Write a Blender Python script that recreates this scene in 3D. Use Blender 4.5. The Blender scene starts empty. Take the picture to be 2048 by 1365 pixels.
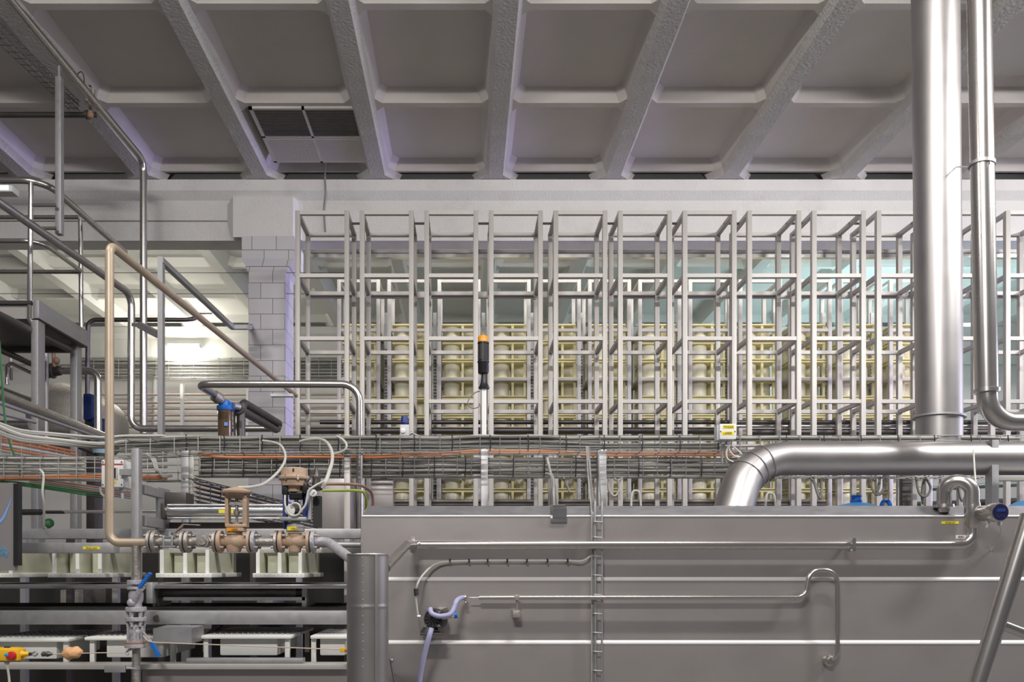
import bpy, bmesh, math, random
from mathutils import Vector, Matrix

random.seed(7)
R = math.radians
S = bpy.context.scene
COL = S.collection

# ------------------------------------------------------------------ camera
F = 1550.0            # focal length in pixels of the 2048 px wide frame
VX, VY = 933.0, 1140.0
EYE = 1.7
cam_d = bpy.data.cameras.new('camera')
cam_d.sensor_width = 36.0
cam_d.lens = F / 2048.0 * 36.0
cam_d.shift_x = (1024.0 - VX) / 2048.0
cam_d.shift_y = (VY - 682.5) / 2048.0
cam_d.clip_start = 0.05
cam = bpy.data.objects.new('camera', cam_d)
COL.objects.link(cam)
cam.location = (0, 0, EYE)
cam.rotation_euler = (R(90), 0, 0)
S.camera = cam

# ------------------------------------------------------------------ view, world, lights
S.view_settings.view_transform = 'Standard'
S.view_settings.look = 'None'
S.view_settings.gamma = 1.0
S.view_settings.exposure = 0.0
S.view_settings.use_curve_mapping = False
wd = bpy.data.worlds.new('world'); S.world = wd
wd.use_nodes = True
wd.node_tree.nodes['Background'].inputs[0].default_value = (0.97, 0.96, 1.0, 1)
wd.node_tree.nodes['Background'].inputs[1].default_value = 0.135

def area(name, loc, target, sx, sy, power, color, spread=180):
    l = bpy.data.lights.new(name, 'AREA'); l.shape = 'RECTANGLE'
    l.size, l.size_y, l.energy, l.color = sx, sy, power, color
    l.spread = R(spread)
    o = bpy.data.objects.new(name, l); COL.objects.link(o)
    o.location = loc
    d = Vector(target) - Vector(loc)
    o.rotation_euler = d.to_track_quat('-Z', 'Y').to_euler()
    return o
# luminaires of the hall, under the ceiling behind and above the camera
def hall(x, y, z, power, color, dx=0.0):
    return area('hall_lamp', (x, y, z), (x + dx, y + .9, z - 1), 1.5, 0.2, power, color)
hall(-2.9, 2.5, 6.45, 80, (1.0, .95, .91))
hall(1.6, 2.5, 6.45, 150, (1.0, .955, .92), .1)
hall(-1.1, -1.9, 6.2, 300, (1.0, .96, .92))
hall(6.2, 2.5, 6.45, 300, (1.0, .97, .95), .1)
hall(9.4, 4.5, 6.45, 200, (1.0, .97, .96), -.4)
# unseen fill lights added behind the beam: over the mould racks, the right end (daylight white) and the left bay (warm)
area('far_bay_fill', (2.6, 10.44, 6.58), (2.6, 11.2, 4.2), 9.0, 0.1, 88, (1.0, .985, .93))
area('far_bay_fill', (7.4, 13.2, 4.2), (7.2, 13.6, 9), 2.0, 1.2, 110, (.62, .93, 1.0))
area('left_bay_fill', (-5.9, 15.3, 4.9), (-5.9, 13.6, 7.6), 1.2, 0.3, 26, (1.0, .94, .80))
area('left_bay_fill', (-5.0, 10.55, 6.2), (-5.4, 15.8, 3.6), 3.0, 0.2, 55, (1.0, .95, .86))
# bluish daylight from the windows at the far right of the hall
area('window_light', (13.5, 6.5, 4.2), (0, 7.0, 3.2), 5.0, 2.6, 190, (.80, .78, 1.0))
area('window_light', (12.5, 10.0, 3.6), (-2, 10.0, 3.2), 1.2, 2.2, 105, (.52, .46, 1.0), 45)

# ------------------------------------------------------------------ materials
def mat(name, color, rough=.5, metal=0.0, noise=0.0, nscale=6.0, stretch=None, bump=0.0, bscale=60.0,
        rnoise=0.0, emit=None, estr=0.0, alpha=None, trans=0.0, sss=0.0, stain=None, stain_amt=0.0, coat=0.0):
    m = bpy.data.materials.new(name); m.use_nodes = True
    nt = m.node_tree; N = nt.nodes; L = nt.links
    b = N['Principled BSDF']
    b.inputs['Base Color'].default_value = (*color, 1)
    b.inputs['Roughness'].default_value = rough
    b.inputs['Metallic'].default_value = metal
    if coat: b.inputs['Coat Weight'].default_value = coat
    if trans: b.inputs['Transmission Weight'].default_value = trans
    if sss:
        b.inputs['Subsurface Weight'].default_value = sss
        b.inputs['Subsurface Scale'].default_value = .03
    if emit:
        b.inputs['Emission Color'].default_value = (*emit, 1)
        b.inputs['Emission Strength'].default_value = estr
    tc = N.new('ShaderNodeTexCoord')
    mp = N.new('ShaderNodeMapping')
    L.new(tc.outputs['Object'], mp.inputs['Vector'])
    if stretch: mp.inputs['Scale'].default_value = stretch
    col = None
    if noise or rnoise:
        n = N.new('ShaderNodeTexNoise'); n.inputs['Scale'].default_value = nscale
        n.inputs['Detail'].default_value = 5
        L.new(mp.outputs[0], n.inputs['Vector'])
        if noise:
            mx = N.new('ShaderNodeMix'); mx.data_type = 'RGBA'
            mx.inputs['A'].default_value = (*[c * (1 - noise) for c in color], 1)
            mx.inputs['B'].default_value = (*[min(1, c * (1 + noise)) for c in color], 1)
            L.new(n.outputs['Fac'], mx.inputs['Factor'])
            col = mx.outputs['Result']
        if rnoise:
            mr = N.new('ShaderNodeMapRange')
            mr.inputs['To Min'].default_value = max(.03, rough - rnoise)
            mr.inputs['To Max'].default_value = min(1, rough + rnoise)
            L.new(n.outputs['Fac'], mr.inputs['Value'])
            L.new(mr.outputs[0], b.inputs['Roughness'])
    if stain:
        n2 = N.new('ShaderNodeTexNoise'); n2.inputs['Scale'].default_value = 2.3
        n2.inputs['Detail'].default_value = 8; n2.inputs['Roughness'].default_value = .7
        L.new(tc.outputs['Object'], n2.inputs['Vector'])
        rp = N.new('ShaderNodeValToRGB')
        rp.color_ramp.elements[0].position = .52; rp.color_ramp.elements[1].position = .72
        L.new(n2.outputs['Fac'], rp.inputs['Fac'])
        ml = N.new('ShaderNodeMath'); ml.operation = 'MULTIPLY'; ml.inputs[1].default_value = stain_amt
        L.new(rp.outputs['Color'], ml.inputs[0])
        m2 = N.new('ShaderNodeMix'); m2.data_type = 'RGBA'
        L.new(ml.outputs[0], m2.inputs['Factor'])
        if col: L.new(col, m2.inputs['A'])
        else: m2.inputs['A'].default_value = (*color, 1)
        m2.inputs['B'].default_value = (*stain, 1)
        col = m2.outputs['Result']
    if col: L.new(col, b.inputs['Base Color'])
    if bump:
        n3 = N.new('ShaderNodeTexNoise'); n3.inputs['Scale'].default_value = bscale
        n3.inputs['Detail'].default_value = 4
        L.new(mp.outputs[0], n3.inputs['Vector'])
        bp = N.new('ShaderNodeBump'); bp.inputs['Strength'].default_value = bump
        bp.inputs['Distance'].default_value = .02
        L.new(n3.outputs['Fac'], bp.inputs['Height'])
        L.new(bp.outputs[0], b.inputs['Normal'])
    return m

M = {}
M['concrete'] = mat('painted_concrete', (.72, .71, .70), .75, noise=.07, nscale=3, bump=.35, bscale=45, stain=(.42, .39, .36), stain_amt=.25)
M['ceil'] = mat('ceiling_paint', (.64, .605, .575), .8, noise=.08, nscale=2.2, bump=.15, bscale=50)
M['rib'] = mat('rib_paint', (.54, .525, .51), .75, noise=.1, nscale=6, bump=.7, bscale=30, stain=(.33, .29, .26), stain_amt=.3)
M['wall'] = mat('wall_paint', (.72, .72, .68), .7, noise=.04, nscale=2, bump=.1)
M['floor'] = mat('floor_resin', (.20, .19, .18), .55, noise=.2, nscale=3)
M['rack'] = mat('rack_steel', (.49, .47, .45), .48, metal=.35, noise=.06, nscale=9, rnoise=.07)
M['pipe'] = mat('polished_pipe_steel', (.55, .53, .51), .27, metal=.95, noise=.04, nscale=4, rnoise=.03)
M['duct'] = mat('brushed_duct_steel', (.47, .455, .45), .43, metal=1, noise=.08, nscale=5, rnoise=.06)
M['vat'] = mat('vat_steel', (.40, .372, .366), .42, metal=.6, noise=.08, nscale=2.2, rnoise=.07, stretch=(1, 1, 1.6), bump=.03, bscale=8, stain=(.36, .33, .31), stain_amt=.5)
M['vattop'] = mat('vat_lid_steel', (.21, .208, .22), .5, metal=.6, noise=.3, nscale=30, rnoise=.1, stretch=(.35, 1, 1))
M['galv'] = mat('galvanised_steel', (.44, .44, .45), .5, metal=.75, noise=.12, nscale=25, rnoise=.1)
M['wire'] = mat('zinc_wire', (.42, .42, .41), .4, metal=.9)
M['darksteel'] = mat('dark_steel', (.13, .12, .115), .45, metal=.8, noise=.2)
M['shiny'] = mat('polished_aluminium', (.72, .72, .73), .22, metal=1, noise=.05, nscale=8, rnoise=.1)
M['beige'] = mat('beige_lagging_paint', (.46, .37, .275), .42, metal=.25, noise=.14, nscale=14, stain=(.34, .28, .23), stain_amt=.6)
M['tan'] = mat('tan_cast_iron_paint', (.47, .33, .23), .5, noise=.14, nscale=18, bump=.15, bscale=60, stain=(.36, .27, .2), stain_amt=.6)
M['iron'] = mat('worn_cast_steel', (.40, .37, .34), .5, metal=.7, noise=.2, nscale=22, bump=.2, bscale=60)
M['greyvalve'] = mat('grey_valve_paint', (.44, .43, .46), .55, metal=.3, noise=.2, nscale=30, bump=.25, bscale=70)
M['black'] = mat('black_plastic', (.018, .018, .02), .4)
M['rubber'] = mat('black_rubber', (.025, .024, .024), .6)
M['orange'] = mat('orange_cable_pvc', (.58, .22, .09), .5)
M['amber'] = mat('amber_beacon_plastic', (.85, .33, .02), .35)
M['yellow'] = mat('yellow_plastic', (.83, .48, .02), .45, noise=.08, nscale=20)
M['label'] = mat('yellow_label', (.83, .70, .03), .5)
M['red'] = mat('red_plastic', (.55, .02, .03), .4)
M['blue'] = mat('blue_plastic', (.01, .14, .55), .38)
M['navy'] = mat('navy_motor_paint', (.015, .04, .20), .45)
M['sky'] = mat('light_blue_plastic', (.06, .30, .66), .42)
M['paleblue'] = mat('pale_blue_bucket', (.33, .48, .58), .4)
M['green'] = mat('green_cord', (.03, .13, .045), .5)
M['cable'] = mat('grey_cable_pvc', (.42, .415, .38), .55, noise=.1)
M['cabledark'] = mat('dark_grey_cable_pvc', (.24, .235, .22), .5)
M['cablelight'] = mat('pale_cable_pvc', (.58, .57, .52), .5)
M['greenyellow'] = mat('green_yellow_earth_cable', (.32, .40, .05), .5)
M['palecopper'] = mat('dusty_reddish_pipe', (.42, .33, .29), .5)
M['copper'] = mat('brown_hose', (.28, .165, .12), .5)
M['ledge'] = mat('lamp_glint_steel', (.85, .83, .82), .4, metal=.3)  # lamp reflection on the vat edges, put into the colour as near-white
M['dusty'] = mat('dusty_slat_paint', (.17, .16, .15), .8)
M['cream'] = mat('cream_mould_plastic', (.86, .79, .44), .42, noise=.05, nscale=5, sss=.15)
M['drum'] = mat('pale_cream_drum_plastic', (.88, .85, .66), .28, noise=.05, nscale=4, sss=.1, stretch=(1, 1, .2))
M['white'] = mat('white_mould_plastic', (.84, .85, .81), .4, noise=.04)
M['greenwhite'] = mat('greenish_white_plastic', (.50, .50, .39), .35, noise=.05)
M['boxwhite'] = mat('white_enclosure', (.74, .74, .73), .45)
M['boxgrey'] = mat('grey_enclosure', (.56, .56, .58), .45)
M['lilac'] = mat('lilac_hose', (.40, .40, .62), .4)
M['bowl'] = mat('brown_filter_bowl', (.12, .075, .042), .12, noise=.35, nscale=4, stretch=(14, 14, 1), coat=.5)
M['wax'] = mat('orange_wax_lump', (.72, .40, .20), .6, noise=.15, nscale=20, bump=.4, bscale=25)
M['rope'] = mat('pale_rope', (.55, .45, .36), .7)
M['screen'] = mat('dark_blue_screen', (.015, .015, .06), .15)
M['belt'] = mat('black_belt', (.015, .015, .015), .5)
M['text'] = mat('dark_print', (.02, .02, .02), .6)
M['textolive'] = mat('olive_print', (.16, .13, .01), .6)
M['blueprint'] = mat('light_blue_print', (.20, .36, .75), .5)
M['cyanprint'] = mat('cyan_print', (.03, .30, .62), .5)
M['dial'] = mat('white_dial', (.75, .75, .75), .4)
M['gap'] = mat('dark_shade', (.03, .028, .025), .9)  # deep shade inside the press, painted near-black
M['lamp'] = mat('lamp_tube', (1, 1, 1), .4, emit=(1, .96, .86), estr=110)
M['lampcool'] = mat('cool_lamp_tube', (1, 1, 1), .4, emit=(.9, .97, 1), estr=60)
M['lampdim'] = mat('lamp_diffuser', (.9, .9, .9), .4, emit=(1, .98, .95), estr=.9)

def tile_mat():
    m = bpy.data.materials.new('column_tiles'); m.use_nodes = True
    nt = m.node_tree; N = nt.nodes; L = nt.links; b = N['Principled BSDF']
    b.inputs['Roughness'].default_value = .3
    g = N.new('ShaderNodeNewGeometry'); sp = N.new('ShaderNodeSeparateXYZ')
    L.new(g.outputs['Position'], sp.inputs[0])
    ad = N.new('ShaderNodeMath'); L.new(sp.outputs[0], ad.inputs[0]); L.new(sp.outputs[1], ad.inputs[1])
    cb = N.new('ShaderNodeCombineXYZ'); L.new(ad.outputs[0], cb.inputs[0]); L.new(sp.outputs[2], cb.inputs[1])
    br = N.new('ShaderNodeTexBrick'); L.new(cb.outputs[0], br.inputs['Vector'])
    br.inputs['Scale'].default_value = 1
    br.inputs['Brick Width'].default_value = .31; br.inputs['Row Height'].default_value = .199
    br.inputs['Mortar Size'].default_value = .0035; br.inputs['Mortar Smooth'].default_value = .1
    br.inputs['Color1'].default_value = (.64, .615, .645, 1); br.inputs['Color2'].default_value = (.57, .565, .60, 1)
    br.inputs['Mortar'].default_value = (.14, .12, .13, 1)
    L.new(br.outputs['Color'], b.inputs['Base Color'])
    return m
M['tile'] = tile_mat()

# ------------------------------------------------------------------ geometry helpers
def P(px, py, d):
    """the point of the hall seen at a photograph pixel, d metres away along the view axis"""
    return Vector(((px - VX) / F * d, d, EYE + (VY - py) / F * d))

def px(n, d):
    return n * d / F

def fillet(pts, rad, n=6):
    pts = [Vector(p) for p in pts]
    if len(pts) < 3: return pts
    out = [pts[0]]
    for i in range(1, len(pts) - 1):
        a, b, c = pts[i - 1], pts[i], pts[i + 1]
        u, v = (a - b), (c - b)
        lu, lv = u.length, v.length
        u.normalize(); v.normalize()
        ang = u.angle(v)
        if ang > math.pi - .02: out.append(b); continue
        r = rad[i - 1] if isinstance(rad, (list, tuple)) else rad
        t = r / math.tan(ang / 2)
        t = min(t, lu * .49 if i > 1 else lu * .98, lv * .49 if i < len(pts) - 2 else lv * .98)
        r = t * math.tan(ang / 2)
        p0, p1 = b + u * t, b + v * t
        cen = b + (u + v).normalized() * (r / math.sin(ang / 2))
        w0, w1 = p0 - cen, p1 - cen
        tot = w0.angle(w1)
        ax = w0.cross(w1)
        if ax.length < 1e-9: out += [p0, p1]; continue
        ax.normalize()
        for k in range(n + 1):
            out.append(cen + Matrix.Rotation(tot * k / n, 3, ax) @ w0)
    out.append(pts[-1])
    return out

def smooth(pts, sub=6):
    """Catmull-Rom through the points"""
    pts = [Vector(p) for p in pts]
    if len(pts) < 3: return pts
    q = [pts[0] * 2 - pts[1]] + pts + [pts[-1] * 2 - pts[-2]]
    out = []
    for i in range(1, len(q) - 2):
        p0, p1, p2, p3 = q[i - 1:i + 3]
        for k in range(sub):
            t = k / sub
            out.append(.5 * ((2 * p1) + (p2 - p0) * t + (2 * p0 - 5 * p1 + 4 * p2 - p3) * t * t + (3 * p1 - p0 - 3 * p2 + p3) * t ** 3))
    out.append(pts[-1])
    return out

class MB:
    def __init__(s): s.v = []; s.f = []
    def add(s, vs, fs):
        o = len(s.v); s.v += [Vector(v) for v in vs]; s.f += [[i + o for i in f] for f in fs]; return s
    def box(s, a, b, bev=0):
        x0, x1 = sorted((a[0], b[0])); y0, y1 = sorted((a[1], b[1])); z0, z1 = sorted((a[2], b[2]))
        if bev <= 0:
            vs = [(x, y, z) for z in (z0, z1) for y in (y0, y1) for x in (x0, x1)]
            return s.add(vs, [(0, 2, 3, 1), (4, 5, 7, 6), (0, 1, 5, 4), (2, 6, 7, 3), (0, 4, 6, 2), (1, 3, 7, 5)])
        bm = bmesh.new()
        bmesh.ops.create_cube(bm, size=1, matrix=Matrix.Translation(((x0 + x1) / 2, (y0 + y1) / 2, (z0 + z1) / 2)) @ Matrix.Diagonal((x1 - x0, y1 - y0, z1 - z0, 1)))
        bmesh.ops.bevel(bm, geom=bm.edges[:], offset=min(bev, .45 * min(x1 - x0, y1 - y0, z1 - z0)), segments=2, affect='EDGES', profile=.6)
        bm.verts.index_update()
        s.add([v.co.copy() for v in bm.verts], [[v.index for v in f.verts] for f in bm.faces]); bm.free(); return s
    def bar(s, a, b, w, h, up=(0, 0, 1)):
        a, b = Vector(a), Vector(b); d = (b - a).normalized(); up = Vector(up)
        if abs(d.dot(up)) > .99: up = Vector((0, 1, 0))
        x = d.cross(up).normalized() * (w / 2); y = x.cross(d).normalized() * (h / 2)
        vs = [p + i * x + j * y for p in (a, b) for (i, j) in ((-1, -1), (1, -1), (1, 1), (-1, 1))]
        return s.add(vs, [(0, 1, 2, 3), (7, 6, 5, 4), (0, 4, 5, 1), (1, 5, 6, 2), (2, 6, 7, 3), (3, 7, 4, 0)])
    def tube(s, pts, r, n=12, cap=True, closed=False):
        pts = [Vector(p) for p in pts]
        q = [pts[0]]
        for p in pts[1:]:
            if (p - q[-1]).length > 1e-5: q.append(p)
        pts = q; m = len(pts)
        if m < 2: return s
        rs = r if isinstance(r, (list, tuple)) else [r] * m
        if len(rs) < m: rs = [rs[0]] * m
        tang = []
        for i in range(m):
            a = pts[max(0, i - 1)]; b = pts[min(m - 1, i + 1)]
            if closed: a = pts[(i - 1) % m]; b = pts[(i + 1) % m]
            tang.append((b - a).normalized())
        up = Vector((0, 0, 1)) if abs(tang[0].z) < .9 else Vector((0, 1, 0))
        x = tang[0].cross(up).normalized()
        vs, fs = [], []
        for i in range(m):
            t = tang[i]
            x = (x - t * x.dot(t)).normalized(); y = t.cross(x)
            for k in range(n):
                a = 2 * math.pi * k / n
                vs.append(pts[i] + (x * math.cos(a) + y * math.sin(a)) * rs[i])
        for i in range(m if closed else m - 1):
            j = (i + 1) % m
            for k in range(n):
                fs.append((i * n + k, i * n + (k + 1) % n, j * n + (k + 1) % n, j * n + k))
        if cap and not closed:
            fs.append(tuple(range(n - 1, -1, -1))); fs.append(tuple((m - 1) * n + k for k in range(n)))
        return s.add(vs, fs)
    def cyl(s, a, b, r, n=20, r2=None):
        return s.tube([a, b], [r, r if r2 is None else r2], n)
    def lathe(s, o, d, prof, n=24):
        """prof: (distance along d, radius) pairs"""
        o, d = Vector(o), Vector(d).normalized()
        up = Vector((0, 0, 1)) if abs(d.z) < .9 else Vector((0, 1, 0))
        x = d.cross(up).normalized(); y = d.cross(x)
        vs, fs = [], []
        for (t, r) in prof:
            for k in range(n):
                a = 2 * math.pi * k / n
                vs.append(o + d * t + (x * math.cos(a) + y * math.sin(a)) * max(r, 1e-4))
        for i in range(len(prof) - 1):
            for k in range(n):
                fs.append((i * n + k, i * n + (k + 1) % n, (i + 1) * n + (k + 1) % n, (i + 1) * n + k))
        fs.append(tuple(range(n - 1, -1, -1))); fs.append(tuple((len(prof) - 1) * n + k for k in range(n)))
        return s.add(vs, fs)
    def prism(s, poly, ax, a, b):
        """poly: 2-D outline in the two axes other than ax, from a to b along ax"""
        def mk(u, v, w):
            return {'x': (w, u, v), 'y': (u, w, v), 'z': (u, v, w)}[ax]
        n = len(poly)
        vs = [mk(u, v, a) for (u, v) in poly] + [mk(u, v, b) for (u, v) in poly]
        fs = [tuple(range(n)), tuple(range(2 * n - 1, n - 1, -1))] + [(i, (i + 1) % n, n + (i + 1) % n, n + i) for i in range(n)]
        return s.add(vs, fs)
    def ball(s, c, rx, ry=None, rz=None, n=16, m=10):
        ry = ry or rx; rz = rz or rx; c = Vector(c)
        vs = [c + Vector((0, 0, -rz))]; fs = []
        for i in range(1, m):
            th = math.pi * i / m
            for k in range(n):
                a = 2 * math.pi * k / n
                vs.append(c + Vector((rx * math.sin(th) * math.cos(a), ry * math.sin(th) * math.sin(a), -rz * math.cos(th))))
        vs.append(c + Vector((0, 0, rz)))
        for k in range(n): fs.append((0, 1 + (k + 1) % n, 1 + k))
        for i in range(m - 2):
            for k in range(n): fs.append((1 + i * n + k, 1 + i * n + (k + 1) % n, 1 + (i + 1) * n + (k + 1) % n, 1 + (i + 1) * n + k))
        for k in range(n): fs.append((1 + (m - 2) * n + k, 1 + (m - 2) * n + (k + 1) % n, len(vs) - 1))
        return s.add(vs, fs)
    def base(s):
        xs = [v.x for v in s.v]; ys = [v.y for v in s.v]; zs = [v.z for v in s.v]
        return Vector(((min(xs) + max(xs)) / 2, (min(ys) + max(ys)) / 2, min(zs)))
    def mesh(s, name, m, org, angle=38):
        me = bpy.data.meshes.new(name)
        me.from_pydata([tuple(v - org) for v in s.v], [], s.f)
        bm = bmesh.new(); bm.from_mesh(me); bmesh.ops.recalc_face_normals(bm, faces=bm.faces); bm.to_mesh(me); bm.free()
        me.polygons.foreach_set('use_smooth', [True] * len(me.polygons))
        me.set_sharp_from_angle(angle=R(angle))
        me.materials.append(m)
        return me

WLOC = {}
def tag(o, label=None, cat=None, group=None, kind=None):
    if label: o['label'] = label
    if cat: o['category'] = cat
    if group: o['group'] = group
    if kind: o['kind'] = kind
    return o

def solo(name, mb, m, label=None, cat=None, group=None, kind=None, angle=38):
    org = mb.base()
    o = bpy.data.objects.new(name, mb.mesh(name, M[m], org, angle)); COL.objects.link(o)
    o.location = org; WLOC[o] = org
    return tag(o, label, cat, group, kind)

def thing(name, loc, label, cat, group=None):
    o = bpy.data.objects.new(name, None); COL.objects.link(o)
    o.empty_display_size = .1
    o.location = loc; WLOC[o] = Vector(loc)
    return tag(o, label, cat, group)

def part(parent, name, mb, m, label=None, kind=None, angle=38):
    org = mb.base()
    o = bpy.data.objects.new(name, mb.mesh(name, M[m], org, angle)); COL.objects.link(o)
    o.parent = parent; o.location = org - WLOC[parent]; WLOC[o] = org
    return tag(o, label, None, None, kind)

def dup(o, loc=None, label=None, parent=None):
    c = o.copy(); COL.objects.link(c)
    if loc is not None: c.location = loc; WLOC[c] = Vector(loc)
    if label: c['label'] = label
    if parent is not None: c.parent = parent
    for ch in [x for x in KIDS.get(o, [])]: dup(ch, None, None, c)
    return c
KIDS = {}
def index_kids():
    KIDS.clear()
    for o in COL.objects:
        if o.parent: KIDS.setdefault(o.parent, []).append(o)

def text(parent, name, s, size, loc, m='text', rot=(R(90), 0, 0), ext=.0006, sx=1.0):
    cu = bpy.data.curves.new('t', 'FONT'); cu.body = s; cu.size = size; cu.align_x = 'CENTER'; cu.align_y = 'CENTER'; cu.extrude = ext
    t = bpy.data.objects.new('t', cu); COL.objects.link(t)
    bpy.context.view_layer.update()
    me = bpy.data.meshes.new_from_object(t)
    bpy.data.objects.remove(t); bpy.data.curves.remove(cu)
    me.transform(Matrix.LocRotScale(None, Matrix.Identity(3) if rot is None else __import__('mathutils').Euler(rot).to_matrix(), Vector((1, 1, 1))) @ Matrix.Diagonal((sx, 1, 1, 1)))
    me.name = name; me.materials.clear(); me.materials.append(M[m])
    o = bpy.data.objects.new(name, me); COL.objects.link(o)
    o.parent = parent; o.location = Vector(loc) - WLOC[parent]; WLOC[o] = Vector(loc)
    return o

def pipe(name, label, pts, r, m='pipe', bend=.06, cat='pipe', n=14, group=None, seg=6):
    return solo(name, MB().tube(fillet(pts, bend, seg), r, n), m, label, cat, group)

def cable(name, label, pts, r, m='cable', cat='cable', group=None, n=6, sub=5):
    return solo(name, MB().tube(smooth(pts, sub), r, n), m, label, cat, group)

ORD = ['first', 'second', 'third', 'fourth', 'fifth', 'sixth', 'seventh', 'eighth', 'ninth', 'tenth', 'eleventh', 'twelfth', 'thirteenth', 'fourteenth', 'fifteenth', 'sixteenth', 'seventeenth', 'eighteenth']
# ------------------------------------------------------------------ the hall
ZT = EYE + 5.0
# floor
solo('floor', MB().box((-16, -6, -.1), (18, 23, 0)), 'floor', 'dark hall floor', kind='structure')
# ceiling slabs: coffered panels between ribs
RIBX = [.37 + 1.495 * k for k in range(-9, 11)]
ZR, ZC, ZS = EYE + 4.997, EYE + 5.08, EYE + 5.222
def coffers(y_edges):
    mb = MB()
    for i in range(len(RIBX) - 1):
        xa, xb = RIBX[i], RIBX[i + 1]
        for (ya, yb) in y_edges:
            ox0, ox1 = xa, xb
            cx0, cx1, c = xa + .125, xb - .125, .08
            oy0, oy1 = ya - .04, yb + .04
            ring = [(cx0 + c, ya), (cx1 - c, ya), (cx1, ya + c), (cx1, yb - c), (cx1 - c, yb), (cx0 + c, yb), (cx0, yb - c), (cx0, ya + c)]
            ins = .07
            mx, my = (cx0 + cx1) / 2, (ya + yb) / 2
            top = [(x + (ins if x < mx else -ins), y + (.05 if y < my else -.05)) for (x, y) in ring]
            vs = [(ox0, oy0, ZC), (ox1, oy0, ZC), (ox1, oy1, ZC), (ox0, oy1, ZC)] + [(x, y, ZC) for x, y in ring] + [(x, y, ZS) for x, y in top]
            fs = [(0, 1, 5, 4), (1, 2, 7, 6), (2, 3, 9, 8), (3, 0, 11, 10), (1, 6, 5), (2, 8, 7), (3, 10, 9), (0, 4, 11)]
            for k in range(8): fs.append((4 + k, 4 + (k + 1) % 8, 12 + (k + 1) % 8, 12 + k))
            fs.append(tuple(range(12, 20)))
            mb.add(vs, fs)
        # closing lid above
    mb.box((RIBX[0], y_edges[0][0] - .04, ZS + .05), (RIBX[-1], y_edges[-1][1] + .04, ZS + .1))
    return mb
solo('ceiling', coffers([(2.6 - .03, 4.0), (4.08, 5.47), (5.55, 6.95), (7.03, 8.43), (8.51, 9.87)]), 'ceil', 'grey painted concrete ceiling of coffered slabs', kind='structure', angle=25)
solo('ceiling', coffers([(10.17, 11.52), (11.60, 13.0), (13.08, 14.48), (14.56, 15.9)]), 'wall', 'ceiling over the bay behind the racks', kind='structure', angle=25)
k = 0
for x in RIBX:
    for (ya, yb, m) in ((2.5, 9.97, 'rib'), (10.12, 16.0, 'wall')):
        k += 1
        mb = MB().prism([(x - .09, ZR), (x + .09, ZR), (x + .135, ZC + .004), (x - .135, ZC + .004)], 'y', ya, yb)
        # flared foot of the rib where it sits on the beam
        for ye, sg in ((yb, -1), (ya, 1)) if ya > 9 else ((yb, -1),):
            for s in (-1, 1):
                mb.add([(x + s * .088, ye, ZR), (x + s * .25, ye, ZR), (x + s * .088, ye + sg * .16, ZR), (x + s * .13, ye, ZC + .003), (x + s * .30, ye, ZC + .003), (x + s * .13, ye + sg * .2, ZC + .003)],
                       [(0, 1, 2), (3, 5, 4), (0, 3, 4, 1), (1, 4, 5, 2), (2, 5, 3, 0)])
        solo('trim_%d' % k, mb, m, kind='structure', angle=25)
# beams across the hall
def beam(y, mat_):
    pr = [(y - .09, EYE + 4.992), (y - .09, EYE + 4.852), (y, EYE + 4.764), (y, EYE + 4.247), (y + .29, EYE + 4.247), (y + .29, EYE + 4.764), (y + .38, EYE + 4.852), (y + .38, EYE + 4.992)]
    return MB().prism(pr, 'x', -13.4, 15.2)
solo('trim_101', beam(10.0, 'concrete'), 'concrete', 'grey concrete beam across the hall above the racks', kind='structure', angle=20)
solo('trim_102', beam(16.0, 'wall'), 'wall', 'concrete beam at the far end of the bay', kind='structure', angle=20)
# thickened beam end over the column
bx0, bx1 = P(450, 0, 9.9).x, P(602, 0, 9.9).x
fx0, fx1 = P(466, 0, 9.9).x, P(586, 0, 9.9).x
zt, zb = P(0, 393, 9.9).z, EYE + 4.25
mb = MB().add([(bx0, 10.0, zt - .06), (fx0, 9.9, zt), (fx1, 9.9, zt), (bx1, 10.0, zt - .06), (bx0, 10.0, zt - .3), (fx0, 9.9, zb), (fx1, 9.9, zb), (bx1, 10.0, zb),
               (fx0, 10.0, zt + .03), (fx1, 10.0, zt + .03)],
              [(1, 2, 6, 5), (0, 1, 5, 4), (2, 3, 7, 6), (1, 8, 9, 2), (0, 8, 1), (2, 9, 3), (4, 5, 6, 7)])
solo('trim_103', mb, 'concrete', 'thickened beam end of rough plaster above the tiled column', kind='structure', angle=20)
# thin strip added to draw the groove line along the beam face
solo('trim_104', MB().box((-9, 9.985, EYE + (VY - 444) / F * 10), (bx0, 10.002, EYE + (VY - 442) / F * 10)), 'iron', kind='structure')
# tiled column
cx0, cx1, cy0, cy1 = P(497, 0, 9.92).x, P(571, 0, 9.92).x, 9.92, 10.38
k0, k1 = P(483, 0, 9.85).x, P(588, 0, 9.85).x
def ring(x0, x1, y0, y1, z): return [(x0, y0, z), (x1, y0, z), (x1, y1, z), (x0, y1, z)]
lv = [ring(cx0, cx1, cy0, cy1, 0), ring(cx0, cx1, cy0, cy1, P(0, 545, 9.92).z), ring(k0, k1, 9.86, 10.42, P(0, 520, 9.9).z), ring(k0, k1, 9.86, 10.42, EYE + 4.247)]
vs = [v for r_ in lv for v in r_]
fs = [(0, 1, 2, 3), (12, 13, 14, 15)] + [(4 * i + k, 4 * i + (k + 1) % 4, 4 * i + 4 + (k + 1) % 4, 4 * i + 4 + k) for i in range(3) for k in range(4)]
solo('trim_105', MB().add(vs, fs), 'tile', 'square column clad in pale lilac-grey tiles', kind='structure', angle=10)
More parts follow.
